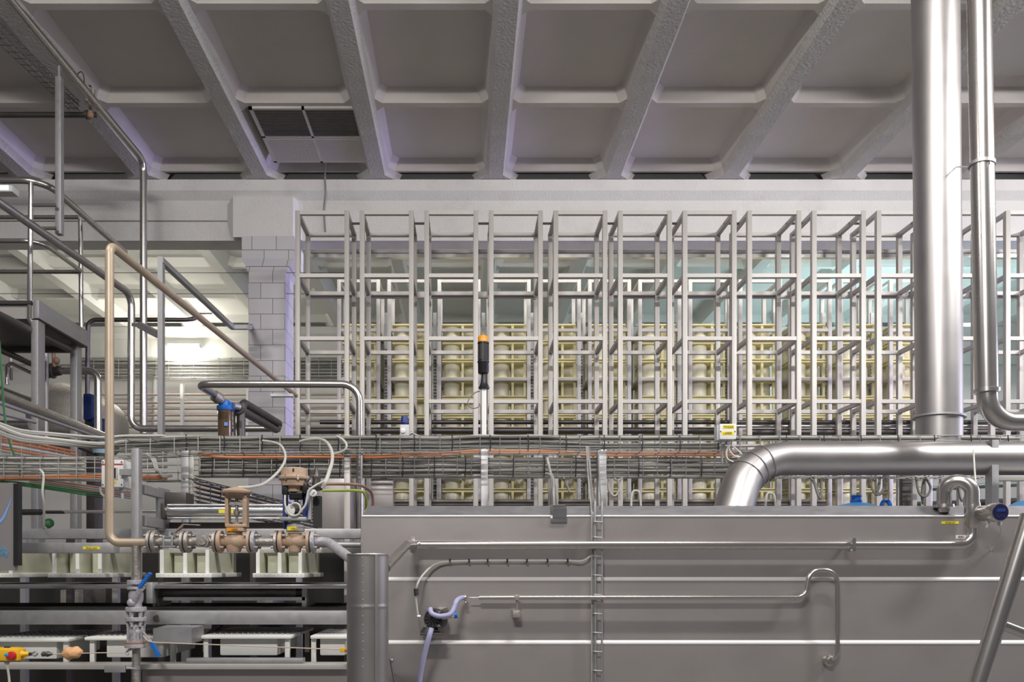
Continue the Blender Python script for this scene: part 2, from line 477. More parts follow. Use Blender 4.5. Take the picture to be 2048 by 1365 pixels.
# far wall
solo('wall_back', MB().box((-16, 16.12, 0), (16, 16.4, EYE + 4.3)), 'wall', 'pale far wall behind the racks', kind='structure')
solo('wall_back.001', MB().box((-16, 16.3, EYE + 4.2), (16, 16.5, EYE + 5.6)), 'wall', kind='structure')

# air grille set into the ceiling
g = thing('air_grille', (-1.8, 9.05, ZC - .05), 'square slatted ceiling air grille with dusty upper half', 'air vent')
gx0, gx1, gy0, gy1, gz = -2.39, -1.20, 8.49, 9.62, ZC - .012
part(g, 'grille_frame', MB().box((gx0, gy0, gz - .012), (gx0 + .04, gy1, gz + .02)).box((gx1 - .04, gy0, gz - .012), (gx1, gy1, gz + .02)).box((gx0, gy0, gz - .012), (gx1, gy0 + .03, gz + .02)).box((gx0, gy1 - .03, gz - .012), (gx1, gy1, gz + .02))
     .box(((gx0 + gx1) / 2 - .015, gy0, gz - .012), ((gx0 + gx1) / 2 + .015, gy1, gz + .02)).box((gx0, (gy0 + gy1) / 2 - .015, gz - .012), (gx1, (gy0 + gy1) / 2 + .015, gz + .02)), 'ceil')
part(g, 'backing', MB().box((gx0, gy0, gz + .03), (gx1, gy1, gz + .07)), 'darksteel')
for h, (ya, yb) in enumerate(((gy0 + .03, (gy0 + gy1) / 2 - .02), ((gy0 + gy1) / 2 + .02, gy1 - .03))):
    for (xa, xb) in ((gx0 + .04, (gx0 + gx1) / 2 - .015), ((gx0 + gx1) / 2 + .015, gx1 - .04)):
        mb = MB(); n = 17; w = .013 if h == 0 else .024
        for i in range(n):
            y = ya + (i + .5) * (yb - ya) / n
            mb.bar((xa, y, gz - .008), (xb, y, gz - .008), w, .004, up=(0, .4, 1))
        part(g, 'slat_panel', mb, 'dusty' if h == 0 else 'ceil')
cable('cable', 'thin grey cable running down the beam from the ceiling grille', [P(651, 322, 9.65), P(650, 352, 9.88), P(651, 385, 9.89), P(648, 420, 9.97), P(651, 470, 9.97)], .011, 'cabledark')

# ------------------------------------------------------------------ front row of racks
TOP1 = EYE + 3.943
STEP = .691
def rack(x, y, top, label, group, w=.592, dep=.60, u=.052, rh=.041, nlev=7, braces=False):
    t = thing('rack', (x + w / 2, y + dep / 2, 0), label, 'rack', group)
    for (ux, uy) in ((0, 0), (w - u, 0), (0, dep - u), (w - u, dep - u)):
        part(t, 'upright', MB().box((x + ux, y + uy, 0), (x + ux + u, y + uy + u, top), .004), 'rack')
    for i in range(nlev):
        z1 = top - i * STEP; z0 = z1 - rh
        for yy in (y + .004, y + dep - u + .004):
            part(t, 'crossbar', MB().box((x + u - .004, yy, z0), (x + w - u + .004, yy + u - .008, z1)), 'rack')
        for xx in (x + .004, x + w - u + .004):
            part(t, 'side_rail', MB().box((xx, y + u - .004, z0), (xx + u - .008, y + dep - u + .004, z1)), 'rack')
    return t
N1 = 12
rk = rack(P(590, 0, 8.5).x, 8.5, TOP1, 'steel rack frame nearest the tiled column, front row', 'front row of steel rack frames')
index_kids()
for i in range(1, N1):
    lab = '%s steel rack frame from the tiled column, front row' % ORD[i]
    if i == 10: lab = 'front-row steel rack frame standing between the thick and thin vertical pipes'
    if i == 11: lab = 'front-row steel rack frame at the right edge, right of the thin pipe'
    dup(rk, rk.location + Vector((i * .709, 0, 0)), lab)
# short ties between the front racks
for i in range(N1 - 1):
    x = P(590, 0, 8.5).x + .592 + i * .709
    lab = 'short dark tie bar joining the %s and %s front racks' % (ORD[i], ORD[i + 1])
    solo('tie_bar', MB().tube([(x - .05, 8.78, TOP1 - .02), (x + .167, 8.78, TOP1 - .02)], .013, 8), 'darksteel', lab, 'tie bar', 'tie bars between the racks')
# long rails behind the front row
solo('support_rail', MB().box((P(620, 0, 9.14).x, 9.115, P(0, 597, 9.14).z), (P(2120, 0, 9.14).x, 9.16, P(0, 585, 9.14).z)), 'rack', 'long horizontal steel rail along the back of the front racks', 'rail')
solo('support_rail', MB().box((P(618, 0, 9.3).x, 9.3, P(0, 515, 9.3).z), (P(2120, 0, 9.3).x, 9.36, P(0, 507.5, 9.3).z)), 'shiny', 'lower of the two bright rails under the beam', 'rail')
solo('support_rail', MB().box((P(618, 0, 9.3).x, 9.3, P(0, 506, 9.3).z), (P(2120, 0, 9.3).x, 9.36, P(0, 499, 9.3).z)), 'rack', 'upper of the two bright rails under the beam', 'rail')

# ------------------------------------------------------------------ back row of racks with the mould stacks
D2 = 10.9
X2 = P(674, 0, D2).x
TOP2 = EYE + (VY - 559) / F * D2
rk2 = rack(X2, D2, TOP2, 'back-row steel rack holding the leftmost stack of moulds', 'back row of steel racks holding moulds', w=.605, dep=.62)
index_kids()
N2 = 12
for i in range(1, N2):
    dup(rk2, rk2.location + Vector((i * .7065, 0, 0)), 'back-row steel rack holding the %s stack of moulds from the left' % ORD[i])
# cheese moulds: a square plate carrying four round drums and corner posts
PITCH = .262
def mould(x, y, z, label):
    t = thing('cheese_mould', (x, y, z), label, 'cheese mould', 'cream cheese moulds stacked in the back racks')
    w, d = .485, .50
    part(t, 'top_plate', MB().box((x - w / 2, y - d / 2, z + .225), (x + w / 2, y + d / 2, z + .248), .006), 'cream')
    part(t, 'bottom_plate', MB().box((x - w / 2, y - d / 2, z), (x + w / 2, y + d / 2, z + .018), .005), 'cream')
    for (dx, dy) in ((-.105, -.10), (.155, .06), (-.105, .15)):
        part(t, 'drum', MB().lathe((x + dx, y + dy, z + .018), (0, 0, 1), [(0, .118), (.19, .118), (.206, .112), (.207, .1)], 24), 'drum')
    for (dx, dy) in ((.052, -.225), (-.225, .225), (.225, .225), (.225, -.21)):
        part(t, 'post', MB().box((x + dx - .017, y + dy - .017, z + .018), (x + dx + .017, y + dy + .017, z + .225)), 'cream')
    return t
ZM = P(0, 648, D2 + .06).z - .248
m0 = mould(X2 + .3025, D2 + .31, ZM, 'topmost cream cheese mould in the leftmost stack')
index_kids()
for i in range(N2):
    for j in range(11):
        if i == j == 0: continue
        st = 'leftmost stack' if i == 0 else '%s stack from the left' % ORD[i]
        lv_ = 'topmost cream cheese mould' if j == 0 else 'cream cheese mould, %s from the top' % ORD[j]
        dup(m0, Vector((X2 + .3025 + i * .7065, D2 + .31, ZM - j * PITCH)), '%s in the %s' % (lv_, st))

# upright lift chains in the gaps between the back racks
def chain(i, x):
    t = thing('lift_chain', (x, D2 + .35, 0), 'upright lift chain between the %s and %s back racks from the left' % (ORD[i], ORD[i + 1]), 'chain', 'lift chains between the back racks')
    part(t, 'guide', MB().box((x - .026, D2 + .36, 0), (x + .026, D2 + .385, TOP2 - .35)), 'galv')
    mb = MB()
    for k in range(62):
        z = 1.95 + k * .048
        mb.box((x - .022, D2 + .345, z), (x + .022, D2 + .362, z + .026))
    part(t, 'links', mb, 'darksteel', kind='stuff')
for i in range(N2 - 1):
    chain(i, X2 + .605 + .051 + i * .7065)
# ------------------------------------------------------------------ big stainless vat in the right foreground
DV = 4.6
vx0, vx1 = P(722, 0, DV).x, P(2560, 0, DV).x
zt = P(0, 1034, DV).z
z1, z2, z3 = P(0, 1156, DV).z, P(0, 1282, DV).z, P(0, 1408, DV).z
vat = thing('stainless_vat', ((vx0 + vx1) / 2, 5.2, 0), 'long rectangular stainless steel vat with horizontal ledges, filling the right foreground', 'vat')
pr = [(DV, zt), (DV, z1), (DV - .012, z1 - .012), (DV - .012, z2), (DV - .024, z2 - .012), (DV - .024, z3), (DV - .03, z3 - .012), (DV - .03, .25), (5.9, .25), (5.9, zt + .066), (DV + .07, zt + .066), (DV + .006, zt + .004)]
mb = MB()
n = len(pr)
def xin(i): return vx0 + (.03 if pr[i][1] > zt + .01 else 0)
vs = [(xin(i), y, z) for i, (y, z) in enumerate(pr)] + [(vx1, y, z) for (y, z) in pr]
fs = [tuple(range(n)), tuple(range(2 * n - 1, n - 1, -1))] + [(i, (i + 1) % n, n + (i + 1) % n, n + i) for i in range(n)]
part(vat, 'shell', MB().add(vs, fs), 'vat', angle=20)
part(vat, 'lid', MB().add([(vx0 + .012, DV + .004, zt + .007), (vx1, DV + .004, zt + .007), (vx1, DV + .07, zt + .07), (vx0 + .035, DV + .07, zt + .07), (vx1, 5.9, zt + .07), (vx0 + .035, 5.9, zt + .07)],
     [(0, 1, 2, 3), (3, 2, 4, 5)]), 'vattop', 'dull streaked sloping lid edge')
part(vat, 'edge_bead', MB().tube([(vx0 + .004, DV, zt + .003), (vx1, DV, zt + .003)], .006, 8), 'ledge', 'rounded top edge with a painted lamp highlight')
for (z, y) in ((z1, DV - .003), (z2, DV - .015)):
    part(vat, 'ledge', MB().prism([(y + .004, z + .004), (y - .012, z - .010), (y - .012, z - .019), (y + .004, z - .019)], 'x', vx0, vx1), 'ledge', 'ledge with a painted lamp highlight')
for x in (vx0 + .1, vx0 + 1.6, vx0 + 3.2):
    part(vat, 'leg', MB().box((x, DV + .05, 0), (x + .08, DV + .13, .25)).box((x, 5.7, 0), (x + .08, 5.78, .25)), 'vat')
h = part(vat, 'hinge', MB().box((P(1101, 0, DV).x, DV - .012, P(0, 1046, DV).z), (P(1134, 0, DV).x, DV + .0, P(0, 1035, DV).z), .003)
     .prism([(DV - .012, P(0, 1036, DV).z), (DV - .03, P(0, 1036, DV).z), (DV - .034, P(0, 1018, DV).z), (DV - .015, P(0, 1012, DV).z), (DV + .08, P(0, 1008, DV).z), (DV + .08, P(0, 1017, DV).z), (DV + .0, P(0, 1030, DV).z)], 'x', P(1104, 0, DV).x, P(1132, 0, DV).x), 'shiny', 'folded steel hinge bracket')
l = part(vat, 'label_strip', MB().box((P(1883, 0, DV).x, DV - .002, P(0, 1048.5, DV).z), (P(1917, 0, DV).x, DV, P(0, 1043.5, DV).z)), 'label', 'narrow yellow label strip')
text(l, 'lettering', 'STACJA CIP', .011, P(1900, 1046, DV - .0035), 'textolive')
l = part(vat, 'number_plate', MB().box((P(1911.5, 0, DV).x, DV - .002, P(0, 1078.5, DV).z), (P(1935, 0, DV).x, DV, P(0, 1071, DV).z)), 'boxwhite', 'small white number plate')
text(l, 'lettering', '0001', .019, P(1922.5, 1074.8, DV - .0035), 'text')

# ------------------------------------------------------------------ product pipe along the vat
DP = 4.52
rp = px(9, DP)
t = thing('process_pipe', P(1300, 1100, DP), 'long horizontal polished pipe along the vat, rising into a swan neck at its right', 'pipe')
x1 = 1945
part(t, 'tube', MB().tube(fillet([P(770, 1137, 3.75), P(812, 1091, 4.2), P(826, 1090.5, DP), P(1200, 1090.5, DP), P(x1, 1090.5, DP), P(x1, 1030, DP)], [.07, .05, .5, .075], 8), rp, 20), 'pipe')
part(t, 'collar', MB().lathe(P(821, 1090.5, DP), (1, 0, 0), [(0, px(15, DP)), (.006, px(16.5, DP)), (.024, px(16.5, DP)), (.03, px(15, DP))], 22), 'iron')
part(t, 'meter_body', MB().lathe(P(x1, 1057, DP), (0, 0, 1), [(0, rp), (.025, px(14.5, DP)), (.125, px(14.5, DP)), (.15, px(13.5, DP))], 24), 'pipe')
part(t, 'swan_neck', MB().tube(fillet([P(x1 - 1, 1010, DP), P(x1 - 1, 963, DP), P(1888, 963, DP + .08), P(1888, 1012, DP + .1)], [.095, .095], 10), px(13.5, DP), 22), 'pipe')
part(t, 'flange', MB().lathe(P(1888, 1009, DP + .1), (0, 0, -1), [(0, px(13, DP)), (.002, px(19, DP)), (.02, px(19.5, DP)), (.028, px(12, DP)), (.05, px(10.5, DP))], 24), 'pipe')
# flow transmitter head
hd = Vector((.08, -1, -.02)).normalized()
c0 = P(2001, 1025, 4.34) - hd * .176 - Vector((0, .03, 0))
tr = part(t, 'transmitter_head', MB().lathe(c0 + Vector((.0, .03, .0)), hd, [(0, .020), (.03, .022), (.032, .040), (.04, .046), (.12, .047), (.122, .053), (.165, .054), (.175, .050)], 28), 'pipe', 'round steel transmitter head')
c1 = c0 + Vector((0, .03, 0)) + hd * .176
part(tr, 'display', MB().lathe(c1, hd, [(-.002, .046), (.0015, .045)], 26), 'screen', 'round dark blue display')
dm = MB()
for q in range(4): dm.cyl(c1 + hd * .001 + Vector((-.02 + .013 * q, 0, -.02 - .006 * (q % 2))), c1 + hd * .003 + Vector((-.02 + .013 * q, 0, -.02 - .006 * (q % 2))), .004, 10)
part(tr, 'button', dm, 'navy')
part(tr, 'readout', MB().bar(c1 + hd * .0025 + Vector((-.026, 0, .012)), c1 + hd * .0025 + Vector((.026, 0, .012)), .002, .018), 'navy')
part(t, 'stub', MB().tube([P(1949, 1028, DP), c0 + Vector((0, .03, 0))], .02, 14), 'pipe')
part(tr, 'cable_gland', MB().lathe(P(1976, 1041, DP - .1), (-.15, 0, -1), [(0, .012), (.02, .012), (.024, .007), (.045, .006)], 10).lathe(P(1999, 1044, DP - .13), (0, 0, -1), [(0, .011), (.02, .011)], 10), 'boxgrey')
# saddle clamps
cl = part(t, 'pipe_clamp', MB().box((P(1699, 0, DP).x, DP - rp - .006, P(0, 1104, DP).z), (P(1707, 0, DP).x, DP + rp, P(0, 1077, DP).z), .004).box((P(1700.5, 0, DP).x, DP, P(0, 1092, DP).z), (P(1706, 0, DP).x, DV, P(0, 1086, DP).z)), 'shiny')
part(cl, 'bolt', MB().cyl(P(1703, 1080, DP - rp - .002), P(1703, 1080, DP - rp - .014), .006, 8).cyl(P(1703, 1101, DP - rp - .002), P(1703, 1101, DP - rp - .014), .006, 8), 'iron')
cable('cable', 'thin pale cable hanging from the round transmitter head in front of the vat', [P(1999, 1051, DP - .13), P(2002, 1065, DP - .08), P(1990, 1090, DP + .05), P(1975, 1112, DP + .1), P(1966, 1130, DP + .12), P(1962, 1134, DP + .12)], .0035, 'cablelight')
cable('cable', 'pale cable drop behind the swan neck ending beside the vat front', [P(1947, 900, DP + .3), P(1950, 950, DP + .22), P(1955, 1000, DP + .12), P(1957, 1060, DP + .1), P(1956, 1100, DP + .12), P(1959, 1128, DP + .13), P(1963, 1137, DP + .13)], .005, 'cablelight')

# ------------------------------------------------------------------ thinner pipe with the S-bend
DS = 4.515
t = thing('drain_pipe', P(1300, 1200, DS), 'thin horizontal pipe with an S-bend and drop at its right, on the vat front', 'pipe')
rs = px(4.6, DS)
part(t, 'tube', MB().tube(fillet([P(958, 1196, DS), P(1300, 1196, DS), P(1611, 1196, DS), P(1619, 1141, DS), P(1675, 1141, DS), P(1675, 1323, DS), P(1650, 1321, DS + .03)], [.5, .06, .075, .075, .06], 8), rs, 14), 'pipe')
part(t, 'reducer', MB().lathe(P(938, 1196, DS), (1, 0, 0), [(0, .004), (.05, .0045), (.085, rs)], 12), 'shiny')
part(t, 'union', MB().lathe(P(1652, 1321, DS + .052), (.25, -1, 0), [(0, .02), (.006, .03), (.03, .032), (.034, .024), (.05, .022)], 18), 'pipe')
part(t, 'clamp', MB().lathe(P(928, 1196, DS), (1, 0, 0), [(0, .008), (.004, .022), (.012, .022), (.016, .008)], 14).ball(P(931, 1206, DS - .01), .008), 'pipe')
br = part(t, 'support_bracket', MB().box((P(1025, 0, DS).x, DS - .012, P(0, 1236, DS).z), (P(1040, 0, DS).x, DV - .013, P(0, 1221, DS).z), .002).cyl(P(1034, 1224, DS), P(1034, 1200, DS), .006, 10).box((P(1029, 0, DS).x, DS - .016, P(0, 1202, DS).z), (P(1039, 0, DS).x, DS + .016, P(0, 1190, DS).z), .004), 'iron')

# ------------------------------------------------------------------ black diaphragm pump
DQ = 4.42
pc = P(865, 1238, DQ)
pm = thing('diaphragm_pump', P(865, 1272, DQ), 'small black ribbed diaphragm pump with a blue cap on the vat front', 'pump')
axis = Vector((-.28, -1, .12)).normalized()
part(pm, 'body', MB().lathe(pc + axis * -.13, axis, [(0, .045), (.02, .058), (.05, .062), (.1, .062), (.115, .052), (.12, .0)], 24), 'black')
rb = MB()
up = Vector((0, 0, 1)); xx = axis.cross(up).normalized(); yy = xx.cross(axis).normalized()
for k in range(12):
    a = 2 * math.pi * k / 12
    d = xx * math.cos(a) + yy * math.sin(a)
    rb.bar(pc + axis * -.012 + d * .014, pc + axis * -.016 + d * .058, .004, .012, up=axis)
part(pm, 'rib', rb, 'darksteel')
mb = MB()
for k in range(4):
    a = math.pi / 4 + math.pi / 2 * k
    d = xx * math.cos(a) + yy * math.sin(a)
    mb.cyl(pc + axis * -.015 + d * .056, pc + axis * .002 + d * .056, .008, 8)
part(pm, 'bolt', mb, 'shiny')
part(pm, 'foot_plate', MB().box((P(841, 0, DQ).x, DQ - .05, P(0, 1270, DQ).z), (P(887, 0, DQ).x, DV - .03, P(0, 1266, DQ).z), .002).bar(P(851, 1255, DQ), P(843, 1267, DQ), .02, .02).bar(P(878, 1255, DQ), P(886, 1265, DQ), .02, .02), 'darksteel')
part(pm, 'muffler', MB().cyl(P(884, 1234, DQ - .02), P(909, 1231, DQ - .02), .017, 16), 'boxwhite', 'striped white muffler')
part(pm, 'cap', MB().cyl(P(908, 1231, DQ - .02), P(914, 1230, DQ - .02), .0205, 16), 'blue', 'blue end cap')
part(pm, 'pipe_stub', MB().cyl(P(841, 1233, DQ), P(835, 1233, DQ), .007, 8), 'shiny')
part(pm, 'mounting_arm', MB().bar(P(868, 1226, DQ + .02), P(888, 1218, DV - .02), .05, .02), 'iron')
cable('hose', 'short lilac hose looping from the black pump to the thin pipe', [P(860, 1218, DQ - .03), P(864, 1228, DQ - .05), P(880, 1233, DQ - .05), P(900, 1229, DQ - .04), P(908, 1216, DQ - .02), P(913, 1203, DQ), P(922, 1197, DS - .02), P(930, 1196, DS)], px(5, DQ), 'lilac', 'hose', n=12, sub=8)
cable('hose', 'long lilac hose hanging down from the black pump', [P(863, 1257, DQ - .05), P(858, 1275, DQ - .06), P(849, 1310, DQ - .04), P(841, 1350, DQ - .02), P(834, 1400, DQ)], px(5.3, DQ), 'lilac', 'hose', n=12, sub=8)
t = thing('pump_air_line', P(900, 1200, DQ), 'pale air line curving along the vat front to the black pump', 'air line')
part(t, 'tube', MB().tube(smooth([P(1186, 1098, DV - .03), P(1180, 1113, DV - .03), P(1163, 1123, DV - .03), P(1130, 1122, DV - .025), P(1054, 1122, DV - .025), P(980, 1122, DV - .025), P(900, 1124, DV - .025), P(870, 1130, DV - .04), P(850, 1146, DV - .07), P(836, 1166, DQ), P(831, 1188, DQ), P(833, 1210, DQ), P(836, 1233, DQ)], 5), .0062, 8), 'cablelight')
part(t, 'connector', MB().cyl(P(832, 1178, DQ), P(833, 1192, DQ), .014, 10), 'darksteel')
for q in (900, 938, 975, 1014, 1053, 1094, 1134):
    part(t, 'clip', MB().box((P(q - 1.5, 0, DV).x, DV - .036, P(0, 1125.5, DV).z), (P(q + 1.5, 0, DV).x, DV, P(0, 1118.5, DV).z)), 'black')

# ------------------------------------------------------------------ wire ladder with cables on the vat front
DL = 4.54
t = thing('cable_ladder', P(1194, 1365, DL), 'narrow vertical wire cable ladder running down the vat front', 'cable ladder')
top = [P(1176, 905, 5.3), P(1184, 980, 5.0), P(1188, 1006, 4.7), P(1190, 1035, DL), P(1191, 1400, DL)]
part(t, 'wire', MB().tube(smooth(top, 4), .0055, 8), 'galv')
top2 = [P(1197, 905, 5.3), P(1200, 980, 5.0), P(1203, 1006, 4.7), P(1204, 1035, DL), P(1203.5, 1400, DL)]
part(t, 'wire', MB().tube(smooth(top2, 4), .0055, 8), 'galv')
for y in (1044, 1075, 1113, 1151, 1190, 1228, 1266, 1304, 1342):
    part(t, 'rung', MB().tube(fillet([P(1186, y, DL), P(1189, y, DL - .012), P(1203.5, y + 1, DL - .012), P(1204, y + 1, DL)], .008, 3), .0045, 8), 'galv')
for i, (dx, m) in enumerate(((-5.5, 'cable'), (-2.7, 'galv'), (0, 'cabledark'))):
    cable('cable', '%s cable tied along the left side of the ladder on the vat' % ('pale', 'bright', 'dark')[i], [P(1178 + dx, 893, 5.25), P(1181 + dx, 940, 5.2), P(1184 + dx, 980, 4.95), P(1187 + dx, 1006, 4.70), P(1188 + dx, 1022, 4.58), P(1189 + dx, 1050, DL + .02), P(1189 + dx, 1200, DL + .015), P(1189 + dx, 1400, DL + .01)], .0036, m, group=None)

# ------------------------------------------------------------------ standing cylinder left of the vat
DC = 3.6
cxc = P(735.5, 0, DC).x; rc = px(41.5, DC)
zc = P(0, 1110, DC).z
t = thing('vertical_vessel', (cxc, DC, 0), 'upright riveted sheet steel cylinder at the left corner of the vat', 'vessel')
part(t, 'shell', MB().lathe((cxc, DC, 0), (0, 0, 1), [(.0, rc), (.02, rc), (P(0, 1214, DC).z - .012, rc), (P(0, 1214, DC).z - .004, rc), (P(0, 1214, DC).z, rc * 1.012), (P(0, 1214, DC).z + .006, rc * 1.012), (P(0, 1214, DC).z + .01, rc), (P(0, 1214, DC).z + .02, rc), (zc - .012, rc), (zc - .004, rc), (zc, rc * 1.015), (zc + .004, rc * .99)], 40), 'duct')
mb = MB()
for k in range(14):
    z = zc - .015 - k * .038
    for a in (R(-96), R(-56)):
        mb.ball((cxc + rc * math.cos(a), DC + rc * math.sin(a), z), .003, n=6, m=4)
part(t, 'rivet', mb, 'iron', kind='stuff')
part(t, 'seam', MB().box((cxc + rc * math.cos(R(-62)) - .001, DC + rc * math.sin(R(-62)) - .003, 0), (cxc + rc * math.cos(R(-62)) + .012, DC + rc * math.sin(R(-62)) + .004, zc)), 'duct')
t2 = thing('handle_rod', P(783, 1330, 4.4), 'short bright rod with a knob leaning on the vat beside the cylinder', 'rod')
part(t2, 'rod', MB().tube([P(780, 1318, 4.45), P(790, 1372, 4.45)], .005, 8), 'shiny')
part(t2, 'knob', MB().ball(P(784, 1322, 4.44), .012), 'galv')

# ------------------------------------------------------------------ leaning strut tubes at bottom right
pipe('strut_tube', 'thick leaning steel tube crossing the bottom right corner', [P(1950, 1385, 3.1), P(2060, 1032, 3.1)], px(17, 3.1), 'pipe', n=24)
pipe('strut_tube', 'short cross tube running right from the leaning tube', [P(2003, 1250, 3.12), P(2090, 1283, 3.12)], px(10, 3.12), 'pipe', n=18)

# ------------------------------------------------------------------ ducts at right
DD = 5.6
t = thing('vertical_duct', P(1876, 890, DD), 'thick vertical steel duct rising to the ceiling at the right', 'duct')
part(t, 'tube', MB().tube([P(1878, 912, DD), P(1878, 836, DD), P(1868, -298, DD)], [px(41, DD), px(41.5, DD), px(43, DD)], 40), 'duct')
part(t, 'flange', MB().lathe(P(1878, 838, DD), (.06, 0, 1), [(0, px(42, DD)), (.002, px(47, DD)), (.014, px(47, DD)), (.018, px(42, DD))], 40), 'galv')
DH = 5.3
t = thing('horizontal_duct', P(1700, 951, DH), 'wide horizontal steel duct bending down onto the vat lid', 'duct')
path = fillet([P(2500, 917.5, DH), P(1497, 917.5, DH), P(1461, 1040, 5.08)], .40, 11)
part(t, 'tube', MB().tube(path, [px(33.5, DH)] * 2 + [px(33.5 + .35 * max(0, i), DH) for i in range(len(path) - 2)], 36), 'duct')
for k in (5, 7, 9):
    d = (path[k + 1] - path[k - 1]).normalized()
    part(t, 'seam_ring', MB().lathe(path[k] - d * .006, d, [(0, px(33.8 + .35 * k, DH)), (.003, px(35.0 + .35 * k, DH)), (.010, px(35.0 + .35 * k, DH)), (.013, px(33.8 + .35 * k, DH))], 36), 'duct')
DB = 4.9
t = thing('vertical_pipe', P(1970, 850, DB), 'slimmer vertical pipe right of the thick duct, turning right at its foot', 'pipe')
part(t, 'tube', MB().tube([P(1949, -500, DB), P(1973, 784, DB)], [px(22, DB), px(20.5, DB)], 28), 'pipe')
part(t, 'collar', MB().lathe(P(1973, 778, DB), (0, 0, -1), [(0, px(21, DB)), (.004, px(24, DB)), (.026, px(24, DB)), (.03, px(20, DB))], 28), 'pipe')
part(t, 'elbow', MB().tube(fillet([P(1974, 786, DB), P(1976, 844, DB), P(2500, 844, DB)], .16, 10), px(18.5, DB), 26), 'pipe')
cl = part(t, 'pipe_clamp', MB().lathe(P(1963.5, 333, DB), (.1, 0, 1), [(0, px(22, DB)), (.001, px(23.5, DB)), (.022, px(23.5, DB)), (.023, px(22, DB))], 28).box(P(1974, 333, DB - .06), P(1981, 322, DB - .09)), 'galv')
part(cl, 'tie_rod', MB().cyl(P(1913, 334, 5.45), P(1945, 334, DB + .02), .005, 8), 'galv')
# ------------------------------------------------------------------ cable trays across the hall
def basket(name, label, pts_top, hgt, depth, nlong, step, r=.0035, m='wire'):
    """wire basket tray: long wires on its front face and its folded top and bottom, U-shaped cross wires; pts_top is the top front edge"""
    t = thing(name, pts_top[0] - Vector((0, 0, hgt)), label, 'cable tray')
    mb = MB()
    pts = [Vector(p) for p in pts_top]
    dirs = (pts[-1] - pts[0]); dirs.z = 0; nrm = Vector((0, 0, 1)).cross(dirs).normalized()
    if nrm.y < 0 and abs(nrm.y) > .3: nrm = -nrm
    if abs(nrm.y) <= .3 and nrm.x > 0: nrm = -nrm
    for i in range(nlong):
        mb.tube([p - Vector((0, 0, hgt * i / (nlong - 1))) for p in pts], r, 5)
    for q in (depth * .5, depth):
        mb.tube([p + nrm * q for p in pts], r, 5); mb.tube([p + nrm * q - Vector((0, 0, hgt)) for p in pts], r, 5)
    for a, b in zip(pts[:-1], pts[1:]):
        L = (b - a).length; n = max(1, int(L / step))
        for k in range(n):
            c = a + (b - a) * ((k + .5) / n)
            z = Vector((0, 0, hgt))
            mb.tube([c + nrm * depth, c - nrm * r, c - z - nrm * r, c - z + nrm * depth], r, 5)
    part(t, 'wire_mesh', mb, m)
    return t
DU = 5.45
basket('cable_tray', 'upper wire cable tray running across the hall in front of the racks', [P(228, 880, DU - .1), P(420, 873, DU), P(2500, 871, DU)], px(32, DU), .14, 4, .14)
DW = 5.9
basket('cable_tray', 'lower wire mesh cable tray with the orange cable, below the upper tray', [P(386, 899, DW), P(2500, 902, DW)], px(53, DW), .12, 6, .108)
rnd = random.Random(3)
def run(label, xs, y, d, r, m, wob=1.2, group=None, name='cable'):
    pts = []
    for x in range(xs[0], xs[1] + 1, 60):
        yy = y(x) if callable(y) else y
        pts.append(P(x, yy + rnd.uniform(-wob, wob), d + rnd.uniform(-.006, .006)))
    return cable(name, label, pts, r, m, sub=3, group=group)
# orange cables: two side by side
def oy(x): return 908 + (3.5 if 420 < x < 780 else 0) - (5 if 900 < x < 1130 else 0)
for k, dz in enumerate((-2.2, 2.2)):
    run('%s of the pair of orange cables along the lower mesh tray' % ('upper', 'lower')[k], (396, 1490), lambda x, dz=dz: oy(x) + 1.2 + dz * 1.0, DW - .012, .0088, 'orange', .7, 'orange cables')
lows = [(918, 'cable', .011), (923, 'cabledark', .008), (927, 'cable', .0095), (930.5, 'cable', .008), (934, 'cabledark', .008), (937.5, 'cable', .009), (941, 'cable', .0085), (944.5, 'cabledark', .008), (948, 'cable', .009), (952, 'cable', .008)]
for k, (y, m, r) in enumerate(lows):
    run('%s grey cable from the top in the lower mesh tray, under the orange pair' % ORD[k], (398, 1500), y, DW + .03 + .012 * (k % 3), r, m, 1.5, 'grey cables in the lower tray')
ups = [(876, 'cable', .014), (880, 'cabledark', .012), (885, 'cable', .0125), (888, 'cabledark', .011), (892.5, 'cable', .014), (896.5, 'cable', .011), (900, 'cabledark', .0085)]
for k, (y, m, r) in enumerate(ups):
    a, b = 240, (2080 if k in (0, 1, 4) else 1440 if k % 2 else 1250)
    run('%s grey cable from the top in the upper tray' % ORD[k], (a, b), lambda x, y=y: y + (6 * max(0, (330 - x) / 100) if k > 1 else 2 * max(0, (330 - x) / 100)) - (3 if 900 < x < 1100 else 0), DU + .03 + .015 * (k % 3), r * .8, m, 1.2, 'grey cables in the upper tray')
# cable ties
def tie(x, y0, y1, d, lab):
    return solo('cable_tie', MB().tube([P(x, y0, d - .012), P(x + 1, (y0 + y1) / 2, d - .02), P(x, y1, d - .012)], .0042, 5), 'black', lab, 'cable tie', 'black cable ties')
for k, x in enumerate(range(372, 1440, 76)):
    tie(x, 870, 902, DU + .004, 'black tie round the upper tray cables, %s from the left' % ORD[k])
for k, x in enumerate((424, 486, 552, 617, 679, 742, 805, 868, 930, 1026, 1088, 1151, 1277, 1340, 1403)):
    tie(x, 903, 955, DW + .006, 'black tie round the lower tray cables, %s from the left' % ORD[k])
for k, x in enumerate((1573, 1648, 1722, 1796, 1869, 1942, 2016)):
    tie(x, 871, 897, DU + .004, 'black tie on the upper tray right of the square box, %s from the left' % ORD[k])

